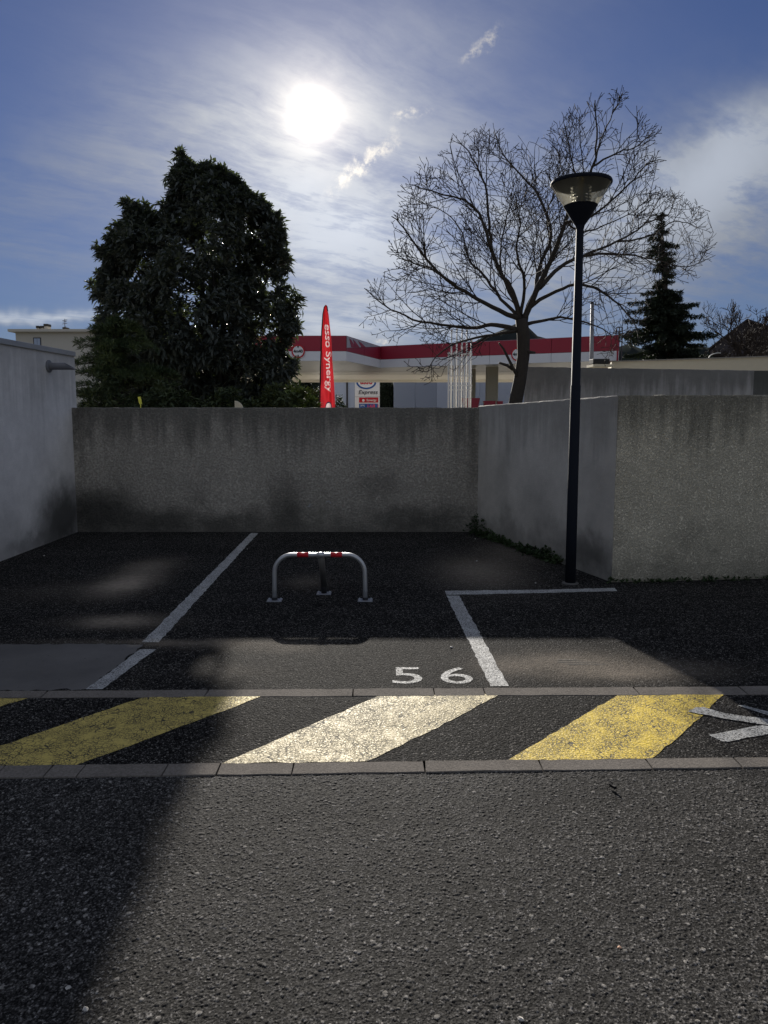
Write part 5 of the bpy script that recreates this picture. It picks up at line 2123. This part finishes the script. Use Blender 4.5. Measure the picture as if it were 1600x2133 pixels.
# lettering that runs down the flag: which cells of the cloth are printed white
to_ = text_mesh("esso Synergy", 1.0, M_BLACK, "lettering_tmp", bold=0.012)
to_.data.calc_loop_triangles()
tv = np.array([q.co for q in to_.data.vertices])[:, :2]
lo, hi = tv.min(0), tv.max(0)
along = (cent[:, 1] - 676) / (817 - 676) * (hi[0] - lo[0]) + lo[0]
across = (cent[:, 0] - (cent[:, 2] + (cent[:, 3] - cent[:, 2]) * 0.60)) / 15.5 * (hi[1] - lo[1]) + (lo[1] + hi[1]) / 2
for tri in to_.data.loop_triangles:
    a, b_, c_ = (tv[k_] for k_ in tri.vertices)
    d1 = (along - b_[0]) * (a[1] - b_[1]) - (a[0] - b_[0]) * (across - b_[1])
    d2 = (along - c_[0]) * (b_[1] - c_[1]) - (b_[0] - c_[0]) * (across - c_[1])
    d3 = (along - a[0]) * (c_[1] - a[1]) - (c_[0] - a[0]) * (across - a[1])
    printed |= ~(((d1 < 0) | (d2 < 0) | (d3 < 0)) & ((d1 > 0) | (d2 > 0) | (d3 > 0)))
bpy.data.objects.remove(to_)
el = np.hypot((cent[:, 0] - 684.5) / 7.2, (cent[:, 1] - 848) / 11.0)
printed = np.where(el < 1.0, 2, printed)
printed = np.where(el < 0.80, 1, printed)
mflag, tf, bf = new_mat("red_flag_cloth")
tf.put(bf.inputs['Base Color'], (0.62, 0.025, 0.04))
bf.inputs['Roughness'].default_value = 0.7
trl = tf.node('ShaderNodeBsdfTranslucent')
tf.put(trl.inputs[0], (0.60, 0.03, 0.04))
mx = tf.node('ShaderNodeMixShader')
mx.inputs[0].default_value = 0.16
tf.t.links.new(bf.outputs[0], mx.inputs[1])
tf.t.links.new(trl.outputs[0], mx.inputs[2])
tf.t.links.new(mx.outputs[0], tf.t.nodes['Material Output'].inputs[0])
M_FLAGW, tw_, bw_ = new_mat("flag_white_print")
tw_.put(bw_.inputs['Base Color'], (0.78, 0.75, 0.75))
bw_.inputs['Roughness'].default_value = 0.7
trw = tw_.node('ShaderNodeBsdfTranslucent')
tw_.put(trw.inputs[0], (0.80, 0.70, 0.70))
mxw = tw_.node('ShaderNodeMixShader')
mxw.inputs[0].default_value = 0.18
tw_.t.links.new(bw_.outputs[0], mxw.inputs[1])
tw_.t.links.new(trw.outputs[0], mxw.inputs[2])
tw_.t.links.new(mxw.outputs[0], tw_.t.nodes['Material Output'].inputs[0])
M_FLAGB = simple("flag_blue_print", (0.03, 0.06, 0.25), 0.7)
mb = MB()
mb.add(V_, F_)
mb.mi = [int(q) for q in printed]
adopt(ff, mb.build("flag_cloth", [mflag, M_FLAGW, M_FLAGB], smooth=True))
mb = MB()
pts = [at(frow[-1][1] - .5, 960, Yf), at(666.5, 848, Yf), at(668, 760, Yf), at(670.4, 690, Yf), at(672.6, 655, Yf), at(675.2, 640, Yf), at(678.5, 635, Yf), at(681.6, 639, Yf), at(683, 648, Yf)]
pts[0].z = -0.06
mb.tube(pts, [0.03, 0.026, 0.022, 0.018, 0.016, 0.014, 0.013, 0.013, 0.012], 8)
adopt(ff, mb.build("flag_pole", M_BOX, smooth=True))
# small things over the wall
mb = MB()
q = at(489, 852, 10.6)
n = 10
prof = [Vector((q.x + 0.13 * math.sin(math.pi / 2 * i / n), 10.6, q.z - 0.05 + 0.17 * math.cos(math.pi / 2 * i / n))) for i in range(n + 1)] + [Vector((q.x, 10.6, q.z - 0.05))]
mb.prism(prof[::-1], (0, 0.05, 0))
mb.tube([(q.x + 0.02, 10.62, -0.06), (q.x + 0.02, 10.62, q.z)], 0.02, 6)
tag(mb.build("plastic_panel", simple("cream_plastic", (0.55, 0.50, 0.38), 0.5), bevel=0.004), "cream rounded plastic panel edge peeping over the wall below the evergreen", "panel")
mb = MB()
q = at(291, 834, 11.0)
mb.prism([Vector((q.x - 0.03, 11.0, q.z + 0.05)), Vector((q.x - 0.005, 11.0, q.z - 0.06)), Vector((q.x + 0.03, 11.0, q.z - 0.055)), Vector((q.x + 0.012, 11.0, q.z + 0.06))], (0, 0.02, 0))
mb.tube([(q.x, 11.01, -0.06), (q.x + 0.008, 11.01, q.z - 0.05)], 0.008, 5)
tag(mb.build("yellow_tag", simple("yellow_plastic", (0.70, 0.68, 0.10), 0.5)), "small bright yellow marker among the dark leaves above the wall", "marker")

# ------------------------------------------------------------------ weeds and small litter
def weeds(name, label, a, b_, n, hmax, seed, out_w=0.12, prof=None):
    """leafy weeds along the foot of a wall"""
    rg = np.random.default_rng(seed)
    t_ = rg.random(n)
    if prof is not None:
        hh = np.interp(t_, [q[0] for q in prof], [q[1] for q in prof])
    else:
        hh = np.full(n, hmax)
    A_, B2_ = np.array(a), np.array(b_)
    dirv = (B2_ - A_) / np.linalg.norm(B2_ - A_)
    nrm = np.array([dirv[1], -dirv[0]])
    if nrm[1] > 0:
        nrm = -nrm
    off = np.abs(rg.normal(0, out_w * 0.55, n)) + 0.004
    cl = vnoise(np.stack([t_ * 7, t_ * 0, t_ * 0], 1) + seed, 0.35, seed)
    ok = cl > 0.3
    t_, off, hh, cl = t_[ok], off[ok], hh[ok], cl[ok]
    xy = A_[None] + (B2_ - A_)[None] * t_[:, None] + nrm[None] * off[:, None]
    z = rg.random(len(t_)) ** 1.5 * hh * (0.4 + cl) * np.clip(1.2 - off / (out_w * 1.6), 0.1, 1)
    P = np.stack([xy[:, 0], xy[:, 1], z], 1)
    ax = np.stack([rg.normal(nrm[0] * 0.3, 0.4, len(P)), rg.normal(nrm[1] * 0.3, 0.4, len(P)), np.full(len(P), 0.8)], 1)
    dirs = rosette_dirs(ax, 4, (0.2, 1.3)).reshape(-1, 3)
    base = np.repeat(P, 4, 0)
    L = rg.uniform(0.02, 0.055, len(base))
    V, F = leaves(base, dirs, L, L * 0.45, droop=0.2)
    o = np_mesh(name, V, F, M_WEED)
    tag(o, label, "weeds", None, 'stuff')


sd = (Vector((COR.x, COR.y)) - Vector((SX, BACK_Y)))
weeds("weeds", "dark green weeds along the foot of the blue grey side wall", (SX - 0.02, BACK_Y), (SX + sd.x * 0.72, BACK_Y + sd.y * 0.72), 700, 0.2, 3, 0.10,
      [(0, 0.26), (0.06, 0.32), (0.16, 0.10), (0.5, 0.06), (0.75, 0.08), (0.9, 0.15), (1, 0.04)])
weeds("weeds", "thin line of weeds along the foot of the cream roughcast wall", (COR.x - 0.05, COR.y - 0.01), (_far.x, _far.y - 0.01), 420, 0.028, 4, 0.05)

# dead leaf / dark scrap on the road
q = gp(1275, 1642)
mb = MB()
pts = [Vector((-0.010, 0.022, 0.006)), Vector((-0.004, 0.028, 0.014)), Vector((0.004, 0.014, 0.012)), Vector((0.006, 0.0, 0.008)), Vector((0.014, -0.012, 0.014)), Vector((0.012, -0.024, 0.010)), Vector((0.003, -0.020, 0.006)), Vector((-0.004, -0.004, 0.005)), Vector((-0.010, 0.010, 0.006))]
mb.prism([p + q for p in pts[::-1]], (0, 0, 0.010))
tag(mb.build("leaf_scrap", simple("black_scrap", (0.008, 0.008, 0.009), 0.9), bevel=0.002), "small curled black scrap lying on the sunlit road", "litter")
# twig in the left bay
a, b_ = gp(298, 1247), gp(322, 1238)
mb = MB()
mb.tube([a + Vector((0, 0, .006)), a.lerp(b_, .5) + Vector((0, 0.01, .010)), b_ + Vector((0, 0, .006))], [0.006, 0.005, 0.003], 5)
tag(mb.build("twig", M_BARK), "thin dry twig lying in the left parking bay", "twig")
# pale chips scattered on the lot
M_CHIP = simple("pale_stone_chip", (0.42, 0.40, 0.37), 0.8)
rnd = random.Random(77)
chips = [(993, 1169, .022, "pale stone chip in the shade below the weeds of the side wall"), (990, 1123, .018, "white flake on the ground close to the back wall corner"),
         (1116, 1215, .018, "small pale pebble left of the lamp post foot"), (940, 1349, .022, "pale stone chip between the number 6 and the white corner line"),
         (92, 1158, .020, "tiny pale pebble near the foot of the garage wall"), (515, 1144, .014, "tiny pale chip right beside the long white bay line"),
         (690, 1895, .012, "light stone chip in the middle of the sunlit road"), (1290, 1820, .012, "light pebble on the road in line with the black scrap"),
         (1290, 1972, .013, "orange tinted pebble low on the right half of the road"), (143, 2056, .016, "pale stone chip lying just inside the dark tree shadow edge"),
         (178, 2101, .016, "whitish pebble at the bottom of the road by the shadow tip"), (1085, 2122, .016, "light pebble at the bottom edge of the road")]
M_ORANGE = simple("orange_stone", (0.42, 0.26, 0.18), 0.8)
for i, (px, py, s_, lab) in enumerate(chips):
    mb = MB()
    mb.lathe([(0.55, 0.0), (1.0, 0.25), (0.7, 0.62), (0.15, 0.75)], (0, 0, 0), 6)
    for k_, v_ in enumerate(mb.v):
        mb.v[k_] = (v_[0] * rnd.uniform(.7, 1.15), v_[1] * rnd.uniform(.6, 1.0), v_[2] * rnd.uniform(.7, 1.1))
    o = mb.build("stone_chip", M_ORANGE if "orange" in lab else M_CHIP)
    o.location = gp(px, py)
    o.location.z = -0.004 if gp(px, py).y < 3.2 else 0.0
    o.scale = (s_ * 0.6,) * 3
    o.rotation_euler.z = rnd.uniform(0, 6)
    tag(o, lab, "stone", "stone chips scattered on the asphalt")
# three parallel black scrapes in the sunny dusty patch
M_SCR = simple("black_scuff", (0.012, 0.012, 0.012), 0.8)
for i, (xa, xb, py) in enumerate(((1156, 1206, 1375), (1158, 1240, 1379.5), (1175, 1262, 1384))):
    o = sheet(flat_poly([(xa, py), (xa + 12, py - 0.5), (xb, py + 0.2), (xb + 10, py + 0.7), (xb - 8, py + 0.8), (xa + 6, py + 0.5)], 0.002, 0.03, 0.001, i)).build("scuff_mark", M_SCR)
    tag(o, ("short upper", "middle", "lower right")[i] + " black scuff line in the sunny dusty patch", "scuff mark", "black scuff lines in the dusty patch")
